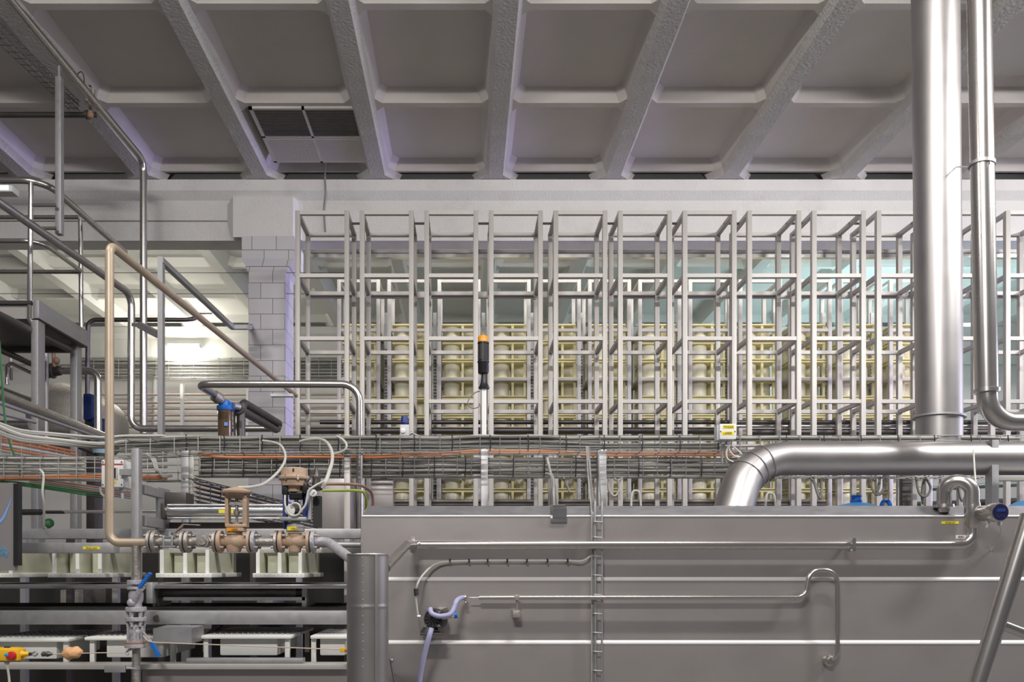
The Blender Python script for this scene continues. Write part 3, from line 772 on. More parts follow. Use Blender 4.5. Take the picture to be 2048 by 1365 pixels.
# ------------------------------------------------------------------ posts that carry the trays
def post(x0, x1, ytop, d, label, dep=.05, m='galv', zb=0.0, name='support_post'):
    a = P(x0, ytop, d); b = P(x1, ytop, d)
    return solo(name, MB().box((a.x, d, zb), (b.x, d + dep, a.z), .003), m, label, 'post')
post(262, 277, 897, 4.5, 'square steel post right of the white control box', .055)
post(362, 377, 899, 5.85, 'square steel post where the lower mesh tray begins', .05)
post(962, 976, 899, 5.83, 'square steel post under the orange beacon pole', .06)
post(1197, 1213, 893, 5.83, 'square steel post just right of the wire cable ladder', .10)
post(1805, 1823, 940, 6.05, 'dark square steel post behind the vat near the thick duct', .05, 'darksteel')
post(1984, 1998, 880, 5.2, 'square steel post between the swan neck and the right edge', .07)
solo('bracket_arm', MB().box((P(1998, 0, 5.2).x, 5.2, P(0, 962, 5.2).z), (P(2500, 0, 5.2).x, 5.24, P(0, 951, 5.2).z), .003), 'rack', 'horizontal steel arm running right from the post by the swan neck', 'arm')

# ------------------------------------------------------------------ beacon on its pole
DBn = 6.2
t = thing('signal_beacon', P(968, 905, DBn), 'black warning beacon with an orange cap on a white pole in front of the racks', 'beacon')
part(t, 'pole', MB().box((P(963.5, 0, DBn).x, DBn - .018, P(0, 1700, DBn).z + .0), (P(973, 0, DBn).x, DBn + .018, P(0, 776, DBn).z), .004), 'boxwhite')
part(t, 'horn', MB().lathe(P(968, 778, DBn), (0, 0, 1), [(0, .043), (.012, .045), (.016, .040), (.05, .026), (.12, .019), (.14, .019)], 20), 'black')
part(t, 'body', MB().lathe(P(966.5, 748, DBn), (0, 0, 1), [(0, .036), (.008, .042), (.085, .043), (.09, .047), (.1, .047), (.105, .041), (.235, .041), (.238, .046), (.25, .046), (.252, .038)], 20), 'black')
mb = MB(); cc = P(966.5, 748, DBn)
for k in range(12):
    a = math.tau * k / 12
    mb.bar(cc + Vector((math.cos(a) * .0415, math.sin(a) * .0415, .11)), cc + Vector((math.cos(a) * .0415, math.sin(a) * .0415, .232)), .006, .006)
part(t, 'rib', mb, 'rubber')
part(t, 'lens', MB().lathe(P(966, 686.5, DBn), (0, 0, 1), [(0, .041), (.045, .041), (.055, .034), (.058, .0)], 20), 'amber', 'orange cap')
cable('cable', 'thin grey cable looping left of the white beacon pole', [P(960, 783, DBn), P(950, 786, DBn), P(939, 797, DBn), P(936, 808, DBn), P(944, 817, DBn), P(956, 815, DBn), P(959, 808, DBn), P(961, 820, DBn), P(962, 870, DBn), P(962, 905, DBn)], .005, 'cabledark')
# pressure regulator on the upper tray
DRg = 5.5
t = thing('pressure_regulator', P(809, 882, DRg), 'small grey pressure regulator with a dark blue knob on the upper tray', 'regulator')
part(t, 'body', MB().box((P(800.5, 0, DRg).x, DRg - .03, P(0, 878, DRg).z), (P(819, 0, DRg).x, DRg + .03, P(0, 851, DRg).z), .006), 'boxgrey')
part(t, 'knob', MB().lathe(P(809, 851, DRg), (0, 0, 1), [(0, .018), (.012, .018), (.014, .027), (.05, .025), (.062, .022)], 12), 'navy', 'dark blue ribbed knob')
part(t, 'gauge', MB().lathe(P(806, 862, DRg - .03), (0, -1, 0), [(0, .018), (.01, .018), (.011, .016)], 18), 'dial', 'white gauge face')
part(t, 'bracket', MB().cyl(P(819, 868, DRg), P(826, 866, DRg), .012, 10).box((P(803, 0, DRg).x, DRg, P(0, 883, DRg).z), (P(817, 0, DRg).x, DRg + .02, P(0, 876, DRg).z)), 'galv')
cable('hose', 'thin pale hose hanging left of the small pressure regulator', [P(800, 870, DRg), P(797, 884, DRg), P(788, 890, DRg), P(772, 887, DRg), P(752, 881, DRg), P(742, 878, DRg)], .0065, 'cable', 'hose')
cable('hose', 'thin pale hose running right from the small pressure regulator', [P(824, 867, DRg), P(836, 872, DRg), P(855, 878, DRg), P(880, 879, DRg)], .0065, 'cable', 'hose')

# ------------------------------------------------------------------ square box with yellow labels
DX = 5.25
t = thing('junction_box', P(1455, 880, DX), 'pale square junction box with two yellow labels reading WAGA and LASER', 'junction box')
part(t, 'housing', MB().box((P(1437, 0, DX).x, DX + .03, P(0, 880, DX).z), (P(1470, 0, DX).x, DX + .10, P(0, 848.5, DX).z), .006), 'boxgrey')
ld = part(t, 'lid', MB().box((P(1439.5, 0, DX).x, DX, P(0, 879, DX).z), (P(1472.5, 0, DX).x, DX + .035, P(0, 848, DX).z), .006), 'boxwhite')
for (s_, y, xa, xb) in (('WAGA', 854.2, 1446, 1468.5), ('LASER', 867, 1443, 1468)):
    lb = part(t, 'label_strip', MB().box((P(xa, 0, DX).x, DX - .0015, P(0, y + 3.4, DX).z), (P(xb, 0, DX).x, DX, P(0, y - 3.2, DX).z)), 'label', 'yellow label')
    text(lb, 'lettering', s_, .0215, P((xa + xb) / 2, y, DX - .003), 'textolive')
part(t, 'screw', MB().cyl(P(1441.5, 863.5, DX), P(1441.5, 863.5, DX - .003), .004, 8).cyl(P(1470, 863.5, DX), P(1470, 863.5, DX - .003), .004, 8), 'text')
for (x, mm) in ((1445.5, 'boxgrey'), (1457, 'boxgrey')):
    part(t, 'cable_gland', MB().lathe(P(x, 879, DX + .05), (0, 0, -1), [(0, .012), (.008, .012), (.01, .017), (.025, .017), (.035, .009)], 12), mm)
for k, pts in enumerate(([(1457, 890), (1453, 905), (1455, 918), (1466, 924), (1474, 926)], [(1458, 890), (1460, 903), (1470, 913), (1483, 916)], [(1463, 891), (1473, 899), (1483, 909), (1482, 914), (1472, 913)])):
    cable('cable', 'pale cable looping out below the WAGA box, %s of three' % ORD[k], [P(x, y, DX + .05) for (x, y) in pts], .006, 'cablelight')
for k, x in enumerate((1444.5, 1448.5)):
    cable('cable', 'dark cable hanging straight below the WAGA box, %s one' % ('left', 'right')[k], [P(x, 889, DX + .05), P(x + (0 if k == 0 else 2), 905, DX + .06), P(x + (0 if k == 0 else 5), 927, DX + .06)], .008, 'cabledark')

# ------------------------------------------------------------------ loops hanging below the lower tray
def loop(lab, pts, d, r, m): return cable('cable', lab, [P(x, y, d) for x, y in pts], r, m)
loop('dark cable loop hanging behind the vat, left of the blue bottle, outer strand', [(1620, 955), (1628, 966), (1634, 985), (1640, 998), (1643, 985), (1643, 960)], 5.93, .009, 'cabledark')
loop('dark cable loop hanging behind the vat, left of the blue bottle, inner strand', [(1626, 955), (1632, 975), (1641, 999)], 5.95, .011, 'cabledark')
loop('dark cable loop hanging above the blue bottle, left strand', [(1738, 955), (1741, 970), (1748, 986), (1756, 990), (1752, 972), (1750, 955)], 5.93, .009, 'cabledark')
loop('dark cable loop hanging above the blue bottle, middle strand', [(1760, 955), (1757, 975), (1753, 988)], 5.95, .012, 'cabledark')
loop('dark cable loop hanging above the blue bottle, right strand', [(1772, 953), (1771, 970), (1764, 985), (1757, 990)], 5.97, .012, 'cabledark')
loop('dark cable loop hanging just left of the swan neck, left strand', [(1832, 955), (1836, 980), (1844, 993), (1856, 990), (1861, 975), (1852, 957)], 5.93, .010, 'cabledark')
loop('dark cable loop hanging just left of the swan neck, right strand', [(1849, 958), (1845, 975), (1844, 993), (1846, 1010)], 5.95, .010, 'cabledark')
loop('dark cable strand hanging inside the swan neck bend', [(1914, 960), (1918, 985), (1924, 1003), (1931, 990), (1936, 965)], 5.95, .009, 'cabledark')
loop('pale grey cable loop hanging right of the ladder post, large', [(1218, 957), (1217, 975), (1222, 988), (1231, 992), (1238, 980), (1236, 965), (1228, 957)], 5.93, .0085, 'cable')
loop('pale grey cable hanging right of the large loop by the ladder post', [(1246, 954), (1239, 965), (1240, 985), (1241, 1000)], 5.93, .0085, 'cable')
loop('pale cable arch standing behind the vat, left of the bent duct', [(1262, 1034), (1264, 990), (1272, 982), (1280, 990), (1283, 1034)], 5.6, .008, 'cablelight')
loop('pale cable arch standing behind the vat, right of the bent duct', [(1530, 1034), (1533, 993), (1541, 987), (1549, 994), (1552, 1034)], 5.95, .009, 'cablelight')
loop('short blue-grey cable end dangling under the tray', [(1125, 954), (1131, 965), (1135, 975), (1139, 985)], 5.93, .011, 'cabledark')
for k in range(4):
    loop('grey cable falling behind the vat beside the hinge bracket, %s from left' % ORD[k], [(1090 + 2 * k, 916 if k == 2 else 948), (1098 + 2 * k, 950), (1102 + 2 * k, 965), (1101 + 4 * k - 2, 990), (1098 + 5 * k, 1015)], 5.8 + .02 * k, .010, ('cabledark', 'cabledark', 'cablelight', 'cabledark')[k])
# blue bottles behind the vat
def carboy(x, y, d, label):
    c = P(x, y, d)
    t = thing('carboy', (c.x, d, 0), label, 'bottle')
    zz = c.z
    part(t, 'bottle', MB().lathe((c.x, d, 0), (0, 0, 1), [(0, .20), (.03, .22), (zz - .14, .22), (zz - .06, .20), (zz - .02, .13), (zz, .05)], 28), 'sky')
    part(t, 'neck', MB().lathe((c.x, d, zz - .005), (0, 0, 1), [(0, .042), (.025, .042), (.027, .036), (.05, .036), (.052, .04), (.062, .04)], 20), 'blue', 'bright blue screw neck')
    part(t, 'handle', MB().tube(smooth([(c.x + .17, d - .03, zz - .09), (c.x + .19, d - .03, zz - .005), (c.x + .225, d - .03, zz + .012), (c.x + .25, d - .03, zz - .03), (c.x + .22, d - .03, zz - .09)], 4), .016, 8), 'blue')
    return t
carboy(1713, 1006, 6.15, 'light blue plastic bottle with a bright blue neck behind the vat')
carboy(2070, 999, 6.15, 'light blue plastic bottle half cut by the right edge behind the vat')
# pipes low behind the racks
for k, (y, d, r, m, xs) in enumerate(((845, 9.1245, .025, 'darksteel', (640, 2300)), (862, 9.1375, .038, 'darksteel', (600, 1440)), (853, 9.1195, .02, 'pipe', (1460, 2300)), (865, 9.1415, .042, 'darksteel', (1500, 2300)), (1003, 9.1215, .022, 'iron', (786, 1650)), (1010, 9.1195, .02, 'darksteel', (786, 1650)))):
    pipe('rack_pipe', ('upper dark pipe', 'lower thick dark pipe', 'upper bright pipe right of the WAGA box', 'thick dark pipe right of the WAGA box', 'bright low pipe just above the vat', 'dark low pipe just above the vat')[k] + ' running behind the racks', [P(xs[0], y, d), P(xs[1], y, d)], r, m, 0)
# wall pipes and lamp at far right
for k in range(7):
    z0 = 3.55 + .0 - k * .28
    pipe('wall_pipe', '%s pipe from the top rising to the right in the blue-lit far bay' % ORD[k], [(6.6, 15.6, z0 + .2), (9.4, 11.6, z0 + .05)], .06 if k % 2 else .045, 'shiny' if k % 2 == 0 else 'darksteel', 0)
LP = P(1998, 633, 15.85)
t = thing('flood_lamp', LP, 'glaring white lamp in the far bay seen beside the slim vertical pipe', 'lamp')
part(t, 'bulb', MB().ball(LP, .11, .08, .1), 'lampcool')
part(t, 'housing', MB().lathe(LP + Vector((.05, .07, 0)), (.3, 1, 0), [(0, .1), (.02, .1), (.1, .06), (.14, .05)], 16).tube([LP + Vector((.1, .1, 0)), LP + Vector((.2, .27, .15))], .02, 6), 'boxgrey')
# ------------------------------------------------------------------ pipes at left, high up
pipe('overhead_pipe', 'long pipe running back under the ceiling at far left, then dropping straight down', [P(-20, -50, 6.2), P(287, 322, 9.0), P(287, 868, 9.0)], .040, 'pipe', .14, n=18)
pipe('overhead_pipe', 'horizontal pipe meeting the sloping ceiling pipe at top left', [P(-300, 230, 8.0), P(192, 230, 8.0)], .028, 'darksteel', 0)
t = thing('pipe_valve', P(181, 236, 7.9), 'small valve cluster with a copper part on the pipe under the ceiling', 'valve')
part(t, 'body', MB().lathe(P(181, 238, 7.9), (0, 0, 1), [(0, .015), (.01, .03), (.05, .032), (.08, .02)], 14), 'copper')
part(t, 'flange', MB().lathe(P(172, 230, 7.97), (1, 0, 0), [(0, .045), (.025, .045)], 14), 'darksteel')
part(t, 'actuator', MB().cyl(P(176, 205, 8.05), P(176, 176, 8.05), .035, 14).cyl(P(186, 200, 8.0), P(186, 180, 8.0), .022, 12).cyl(P(181, 218, 8.0), P(179, 200, 8.03), .015, 10), 'iron')
part(t, 'knob', MB().ball(P(180, 173, 8.05), .014), 'black')
cable('cable', 'thin dark wire arch above the valve cluster under the ceiling', [P(152, 165, 7.9), P(156, 148, 7.9), P(163, 144, 7.9), P(168, 155, 7.9), P(168, 180, 7.95)], .005, 'black')
# wire tray along it
a, b = P(-12, 33, 6.2), P(160, 204, 7.95)
basket('cable_tray', 'slim wire cable tray hanging along the sloping pipe under the ceiling', [a, b], .09, .10, 3, .12, .0035, 'darksteel')
for k in range(2):
    cable('cable', ('upper', 'lower')[k] + ' dark cable on the slim wire tray under the ceiling', [a + Vector((-.03, 0, -.02 - .05 * k)), (a + b) / 2 + Vector((-.03, 0, -.03 - .05 * k)), b + Vector((-.03, 0, -.02 - .05 * k))], .011, 'cabledark')
solo('hanger_post', MB().box((P(110, 0, 7.15).x, 7.15, P(0, 467, 7.15).z), (P(121.5, 0, 7.15).x, 7.21, P(0, 152, 7.15).z), .003).box((P(111, 0, 7.15).x + .012, 7.17, P(0, 152, 7.15).z), (P(111, 0, 7.15).x + .03, 7.19, P(0, 128, 7.15).z)), 'galv', 'square steel hanger bar dropping from the sloping ceiling pipe', 'hanger')
# tube fixture at left edge
t = thing('strip_light', P(5, 384, 7.4), 'white strip light cut off by the left edge above the handrail', 'lamp')
part(t, 'housing', MB().box((P(-260, 0, 7.4).x, 7.4, P(0, 383, 7.4).z), (P(24, 0, 7.4).x, 7.52, P(0, 370, 7.4).z), .008), 'boxwhite')
part(t, 'diffuser', MB().box((P(-260, 0, 7.4).x, 7.395, P(0, 380, 7.4).z), (P(17, 0, 7.4).x, 7.41, P(0, 371, 7.4).z)), 'lampdim')

# ------------------------------------------------------------------ platform with handrails at left
pl = thing('platform', P(110, 700, 7.4), 'raised steel service platform with tube handrails at far left', 'platform')
r1 = .021
d1, d2 = 7.1, 8.0
zr_top = P(60, 361, d1); 
part(pl, 'handrail', MB().tube(fillet([P(-260, 361, d1), P(88, 361, d1), P(250, 505, 8.6)], .22, 8), .031, 14), 'pipe')
part(pl, 'handrail', MB().tube(fillet([P(-260, 482, d1), P(80, 482, d1), P(163, 543, d2)], .16, 8), .021, 12), 'pipe')
part(pl, 'handrail', MB().tube([P(-260, 435, d2), P(158, 435, d2)], .021, 12), 'pipe')
part(pl, 'handrail', MB().tube([P(-260, 544, d2), P(162, 544, d2)], .021, 12), 'pipe')
part(pl, 'post', MB().tube([P(62, 366, d1), P(59, 640, d1), P(68, 655, d1 + .05)], .022, 12), 'pipe')
part(pl, 'post', MB().tube([P(161, 440, d2), P(163, 690, d2)], .022, 12), 'pipe')
for y in (411, 457):
    part(pl, 'rung', MB().tube([P(62, y, d1), P(114, y, d1)], .015, 10), 'pipe')
# deck channels
a0, a1 = P(80, 603, 7.1), P(166, 651, 7.95)
part(pl, 'front_channel', MB().box((P(-260, 0, 7.1).x, 7.1, P(0, 638, 7.1).z), (P(78, 0, 7.1).x, 7.13, P(0, 611, 7.1).z)), 'rack')
part(pl, 'front_channel', MB().box((P(-260, 0, 7.12).x, 7.06, P(0, 612, 7.12).z), (P(68, 0, 7.12).x, 7.13, P(0, 606, 7.12).z)), 'darksteel')
part(pl, 'side_channel', MB().box((P(68, 0, 7.1).x, 7.08, P(0, 638, 7.1).z), (P(80, 0, 7.1).x, 8.02, P(0, 602, 7.1).z), .003), 'galv')
part(pl, 'deck', MB().box((P(-260, 0, 7.1).x, 7.12, P(0, 640, 7.1).z), (P(78, 0, 7.1).x, 8.0, P(0, 630, 7.1).z)), 'darksteel')
part(pl, 'rear_channel', MB().box((P(-260, 0, 8.0).x, 8.0, P(0, 704, 8.0).z), (P(146, 0, 8.0).x, 8.05, P(0, 688, 8.0).z)), 'darksteel')
part(pl, 'leg', MB().box((P(62, 0, 7.1).x, 7.1, 0), (P(76, 0, 7.1).x, 7.22, P(0, 640, 7.1).z), .004), 'galv')
part(pl, 'leg', MB().box((P(140, 0, 7.9).x, 7.9, 0), (P(154, 0, 7.9).x, 8.0, P(0, 672, 7.9).z), .004), 'galv')
part(pl, 'brace', MB().bar(P(62, 890, 7.2), P(76, 925, 7.2), .06, .06), 'galv')

# ------------------------------------------------------------------ mid pipes at left
pipe('process_pipe', 'dark pipe sloping back past the handrails, dropping and turning right in front of the column', [P(-40, 378, 6.2), P(263, 590, 8.1), P(262, 858, 8.1), P(560, 858, 8.1)], .036, 'pipe', .13, n=18)
pipe('process_pipe', 'dark tube running back beneath the service platform', [P(-40, 612, 6.4), P(138, 699, 7.8)], .035, 'darksteel', 0, n=14)
bp = pipe('beige_pipe', 'dusty beige pipe rising left of the valves, its top run sloping back to the racks', [P(592, 792, 8.0), P(219, 489, 3.95), P(219, 1086, 3.95), P(306, 1086, 3.95)], px(8.6, 3.95), 'beige', .055, n=20)
pipe('loop_pipe', 'long pipe from the blue filter, crossing the column and dropping before the racks', [P(440, 796, 6.3), P(394, 769, 5.85), P(719, 769, 5.85), P(719, 1062, 5.85)], px(7.3, 5.85), 'pipe', [.09, .13], n=18)
t = thing('channel_frame', P(320, 860, 7.2), 'square steel tube standing left of the column, its top arm running back to it', 'frame')
part(t, 'upright', MB().box((P(315, 0, 7.2).x, 7.2, P(0, 872, 7.2).z), (P(325, 0, 7.2).x, 7.26, P(0, 513, 7.2).z)), 'galv')
part(t, 'arm', MB().bar(P(321, 520, 7.2), P(466, 656, 9.3), .05, .05).bar(P(462, 655, 9.3), P(499, 655, 9.3), .05, .05).bar(P(499, 655, 9.26), P(502, 652, 9.95), .05, .05), 'galv')
part(t, 'strut', MB().bar(P(266, 650, 7.95), P(282, 652, 7.7), .03, .035).bar(P(280, 651, 7.7), P(317, 670, 7.25), .05, .06), 'galv')
# filter
DF = 6.3
t = thing('water_filter', P(451, 870, DF), 'filter housing with a blue cap and brown see-through bowl left of the column', 'filter')
part(t, 'bowl', MB().lathe(P(450, 885, DF), (0, 0, 1), [(0, .05), (.02, .055), (.24, .057), (.26, .057)], 24), 'bowl', 'brown bowl')
part(t, 'cap', MB().lathe(P(449.5, 822, DF), (0, 0, 1), [(0, .062), (.004, .064), (.035, .064), (.042, .05), (.075, .045), (.085, .03), (.09, 0)], 12).box(P(458, 820, DF - .03), P(468, 808, DF + .03)), 'blue', 'blue ribbed cap')
part(t, 'inlet_coupling', MB().lathe(P(428, 791, DF - .1), (P(448, 806, DF) - P(424, 789, DF - .1)), [(0, .03), (.0, .045), (.05, .047), (.055, .04), (.08, .035)], 18), 'iron')
part(t, 'outlet_coupling', MB().cyl(P(466, 812, DF), P(478, 815, DF + .05), .03, 14), 'galv')
part(t, 'sticker', MB().box((P(453, 0, DF).x, DF - .062, P(0, 855, DF).z), (P(460, 0, DF).x, DF - .054, P(0, 848, DF).z)), 'blueprint')
pipe('return_pipe', 'fat dark return pipe from the filter running back before the column, with a rounded end', [P(478, 820, 6.35), P(553, 861, 7.35), P(559, 848, 7.38), P(487, 806, 6.45), P(482, 830, 6.4), P(482, 895, 6.4)], .034, 'darksteel', .05, n=16)
pipe('drop_pipe', 'bright short pipe dropping beside the filter bowl', [P(472, 822, 6.42), P(474, 895, 6.42)], .026, 'pipe', 0, n=14)
solo('wall_bracket', MB().box((P(541, 0, 7.6).x, 7.6, P(0, 793, 7.6).z), (P(585, 0, 7.6).x, 7.66, P(0, 787.5, 7.6).z)), 'boxwhite', 'short flat pale bar in front of the column beside the first rack', 'bracket')

# ------------------------------------------------------------------ far left bay: wall tray, pipes and lamp
basket('cable_tray', 'wide wire cable tray on the far wall behind the lamp', [P(150, 716, 15.9), P(700, 716, 15.9)], .40, .15, 7, .25, .006)
for k, y in enumerate((723, 729, 736, 743, 749)):
    pipe('cable', '%s cable from the top on the far wall tray' % ORD[k], [P(150, y, 15.95), P(700, y, 15.95)], .02, 'cable' if k % 2 else 'cabledark', 0, 'cable', 6)
for k, (y, r) in enumerate(((790, .022), (806, .025), (818, .024), (831, .024), (842, .022), (855, .024))):
    pipe('wall_pipe', '%s reddish pipe from the top along the far wall left of the column' % ORD[k], [P(150, y, 15.85), P(690, y, 15.85)], r, 'palecopper', 0, n=10)
for k, (x, w) in enumerate(((360, 6), (492, 9))):
    solo('conduit', MB().box((P(x, 0, 15.7).x, 15.7, 0), (P(x + w, 0, 15.7).x, 15.78, P(0, (768, 770)[k], 15.7).z)), 'boxwhite', ('narrow pale upright behind the wall pipes under the lamp', 'white upright beside the column by the wall pipes')[k], 'conduit')
solo('conduit', MB().tube(fillet([P(318, 738, 16.08), P(311, 738, 16.08), P(309, 870, 16.08)], .06), .05, 10), 'boxwhite', 'white conduit bending down left of the bright lamp', 'conduit')
t = thing('wall_lamp', P(366, 710, 15.75), 'glaring fluorescent lamp on the far wall left of the column', 'lamp')
part(t, 'housing', MB().box((P(335, 0, 15.8).x, 15.8, P(0, 694, 15.8).z), (P(398, 0, 15.8).x, 15.95, P(0, 688, 15.8).z)), 'boxwhite')
part(t, 'tube', MB().tube([P(342, 698, 15.75), P(392, 698, 15.75)], .055, 12), 'lamp')
pipe('wall_pipe', 'thin dark pipe crossing behind the beige pipe then dropping at left', [P(395, 629, 9.7), P(388, 640, 9.5), P(176, 640, 9.4), P(174, 880, 9.4)], .027, 'darksteel', .1, n=12)
pipe('wall_pipe', 'short thin rod pipe left of the column top arm', [P(398, 627, 11.2), P(424, 627, 11.2)], .012, 'darksteel', 0, n=8)
for k, y in enumerate((546, 588)):
    pipe('tension_wire', ('upper', 'lower') [k] + ' thin wire strung across the left bay', [P(-30, y, 9.95), P(690, y, 9.95)], .004, 'darksteel', 0, 'wire', 5)
# equipment at far left
t = thing('process_tank', P(105, 900, 10.2), 'round grey tank end behind the platform legs at far left', 'tank')
c = P(102, 825, 10.2)
part(t, 'shell', MB().lathe(c + Vector((0, 1.3, 0)), (0, -1, 0), [(0, .46), (1.05, .46), (1.10, .45), (1.18, .40), (1.24, .25), (1.26, .0)], 32), 'iron')
part(t, 'stand', MB().box((c.x - .3, 10.3, 0), (c.x - .22, 10.4, c.z - .35)).box((c.x + .22, 10.3, 0), (c.x + .3, 10.4, c.z - .35)), 'galv')
pipe('elbow_pipe', 'dark pipe bending down beside the blue motor at left', [P(118, 742, 8.6), P(196, 742, 8.6), P(196, 885, 8.6)], .040, 'pipe', .12, n=16)
t = thing('butterfly_valve', P(106, 742, 8.5), 'round dark clamp valve with a copper fitting at the pipe end, far left', 'valve')
part(t, 'clamp', MB().lathe(P(93, 742, 8.6), (1, 0, 0), [(0, .06), (.02, .085), (.04, .07), (.06, .085), (.08, .085), (.09, .06), (.16, .05)], 18), 'darksteel')
part(t, 'fitting', MB().ball(P(113, 722, 8.5), .035, .035, .04).cyl(P(107, 700, 8.5), P(108, 735, 8.5), .02), 'copper')
part(t, 'handle', MB().tube([P(110, 688, 8.5), P(112, 680, 8.5), P(130, 690, 8.45)], .012, 8), 'black')
t = thing('pump_motor', P(185, 870, 8.9), 'dark blue pump motor behind the beige pipe at left', 'motor')
part(t, 'body', MB().box((P(170, 0, 8.9).x, 8.85, P(0, 842, 8.9).z), (P(187, 0, 8.9).x, 9.1, P(0, 789, 8.9).z), .02), 'navy')
part(t, 'end_bell', MB().cyl(P(188, 850, 8.9), P(210, 852, 8.9), .08, 18), 'navy')
part(t, 'base', MB().box((P(172, 0, 8.9).x, 8.9, 0), (P(190, 0, 8.9).x, 9.1, P(0, 842, 8.9).z), .01), 'darksteel')
lw = [((0, 700), (62, 728), .03, 'darksteel', 7.6), ((-20, 775), (62, 805), .045, 'darksteel', 7.3), ((-20, 782), (215, 877), .044, 'pipe', 6.0), ((-20, 800), (215, 882), .014, 'galv', 5.4), ((-20, 822), (70, 845), .014, 'galv', 5.3), ((-20, 850), (60, 850), .05, 'pipe', 8.5)]
nm = ['thin dark pipe above the round tank', 'brown-dark pipe above the wide sloping pipe', 'wide sloping pipe passing behind both platform legs', 'thin bright rod sloping just below the wide pipe', 'short thin rod low beside the green cord', 'short thick pipe low at the left edge']
for k, ((xa, ya), (xb, yb), r, m, d) in enumerate(lw):
    db = d * (VX - xa) / (VX - xb) if k < 5 else d
    pipe('process_pipe', nm[k] + ', far left', [P(xa, ya, d), P(xb, yb, db)], r, m, 0, n=12)
pipe('process_pipe', 'small pipe bent over twice beside the green cord, far left', [P(14, 770, 8.2), P(14, 722, 8.2), P(62, 746, 8.2)], .02, 'pipe', .05, n=10)
pipe('process_pipe', 'pale vertical pipe behind the left platform leg', [P(22, 700, 8.4), P(22, 760, 8.4)], .022, 'rack', 0, n=10)
pipe('process_pipe', 'thin upright pipe just right of the left platform leg', [P(92, 700, 8.3), P(92, 900, 8.3)], .026, 'galv', 0, n=10)
cable('cord', 'long green cord hanging down at far left', [P(-2, 680, 5.2), P(4, 760, 5.2), P(9, 830, 5.2), P(18, 880, 5.2), P(30, 915, 5.2), P(39, 935, 5.2), P(40, 955, 5.2)], .008, 'green', 'cord')
t = thing('float_ball', P(98, 1058, 5.05), 'round green knob behind the frame rail at left', 'knob')
part(t, 'ball', MB().ball(P(98, 1047, 5.05), .031), 'green')
part(t, 'stem', MB().cyl(P(98, 1048, 5.05), P(97, 1060, 5.05), .01, 8), 'darksteel')
t = thing('bucket', P(200, 903, 7.9), 'pale blue plastic bucket partly hidden by the beige pipe', 'bucket')
part(t, 'body', MB().lathe(P(200, 908, 7.9), (0, 0, 1), [(0, .07), (.12, .085), (.122, .09), (.13, .09)], 20), 'paleblue')
part(t, 'bracket', MB().tube([P(160, 894, 7.9), P(196, 908, 7.9)], .03, 10), 'darksteel')

# ------------------------------------------------------------------ left cable trays
bt = [P(-10, 912, 4.9), P(208, 915, 4.9)]
basket('cable_tray', 'wire cable tray at far left behind the white control box', bt, px(44, 4.9), .12, 5, .10)
for k in range(2):
    cable('cable', ('upper', 'lower')[k] + ' orange cable low on the tray at far left', [P(-10, 955 + 4 * k, 4.92), P(60, 954 + 4 * k, 4.92), P(130, 953 + 4 * k, 4.92), P(208, 951 + 4 * k, 4.92)], .008, 'orange', group='orange cables')
for k, (y, m, r) in enumerate(((918, 'cable', .01), (923, 'cablelight', .008), (929, 'cable', .009), (936, 'cabledark', .008), (940, 'cable', .007), (946, 'cabledark', .01))):
    run('%s cable from the top on the tray at far left' % ORD[k], (-10, 206), y, 4.94 + .01 * (k % 2), r, m, 1.2)
for k in range(3):
    cable('cord', '%s of three green cords crossing under the far left tray' % ORD[k], [P(-10, 961 + 2 * k, 4.95), P(60, 968 + 3 * k, 5.1), P(130, 978 + 3 * k, 5.4), P(205, 988 + 4 * k, 5.8)], .0055, 'green', 'cord')
for k in range(4):
    cable('cable', '%s brown cable slanting under the far left tray' % ORD[k], [P(60, 958 + 3 * k, 5.2), P(130, 966 + 4 * k, 5.6), P(260, 985 + 4 * k, 6.4)], .009, ('copper', 'cabledark', 'copper', 'cabledark')[k])
# pale bundle from the upper left joining the upper tray
for k, (ya, yb, yc, m, r) in enumerate(((846, 872, 872, 'cablelight', .008), (850, 876, 876, 'cable', .006), (852, 885, 880, 'cablelight', .013), (864, 890, 884, 'cable', .010), (868, 893, 889, 'cable', .008))):
    cable('cable', '%s pale cable from the top swooping in from the left edge to the upper tray' % ORD[k], [P(-15, ya - 4, 4.7), P(40, ya + (yb - ya) * .55, 4.9), P(100, ya + (yb - ya) * .8, 5.1), P(200, yb + 3, 5.3 + .015 * k), P(250, (yb + yc) / 2, 5.4 + .015 * k), P(330, yc, DU + .03 + .015 * k)], r, m)
# sloping orange bundle tray behind
basket('cable_tray', 'wire tray with orange cables sloping back at the left edge under the pale cables', [P(-10, 868, 5.6), P(150, 905, 6.9)], .16, .12, 5, .14)
for k in range(4):
    cable('cable', '%s orange cable from the top on the sloping tray at the left edge' % ORD[k], [P(-10, 876 + 6 * k, 5.62), P(60, 886 + 7 * k, 6.1), P(150, 904 + 6 * k, 6.9)], .010, 'orange' if k != 2 else 'cablelight', group='orange cables')
# tray between the two left posts
basket('cable_tray', 'wire cable tray between the two left posts, crowded with cables', [P(280, 901, 5.903), P(372, 901, 5.903)], px(60, 5.9), .12, 5, .09)
for k, (y, m) in enumerate(((904, 'cable'), (910, 'cabledark'), (916, 'cable'), (922, 'cabledark'), (934, 'cabledark'), (946, 'cable'), (953, 'orange'), (957, 'orange'))):
    run('%s cable from the top between the two left posts' % ORD[k], (274, 366), y, 5.97, .012, m, 1.5)
for k in range(3):
    cable('cable', '%s grey cable drooping between the two left posts' % ORD[k], [P(292 + 4 * k, 908, 5.9), P(304 + 3 * k, 920, 5.88), P(312 + 2 * k, 940, 5.88), P(326, 950 + 2 * k, 5.9), P(345, 952, 5.92)], .009, 'cable')
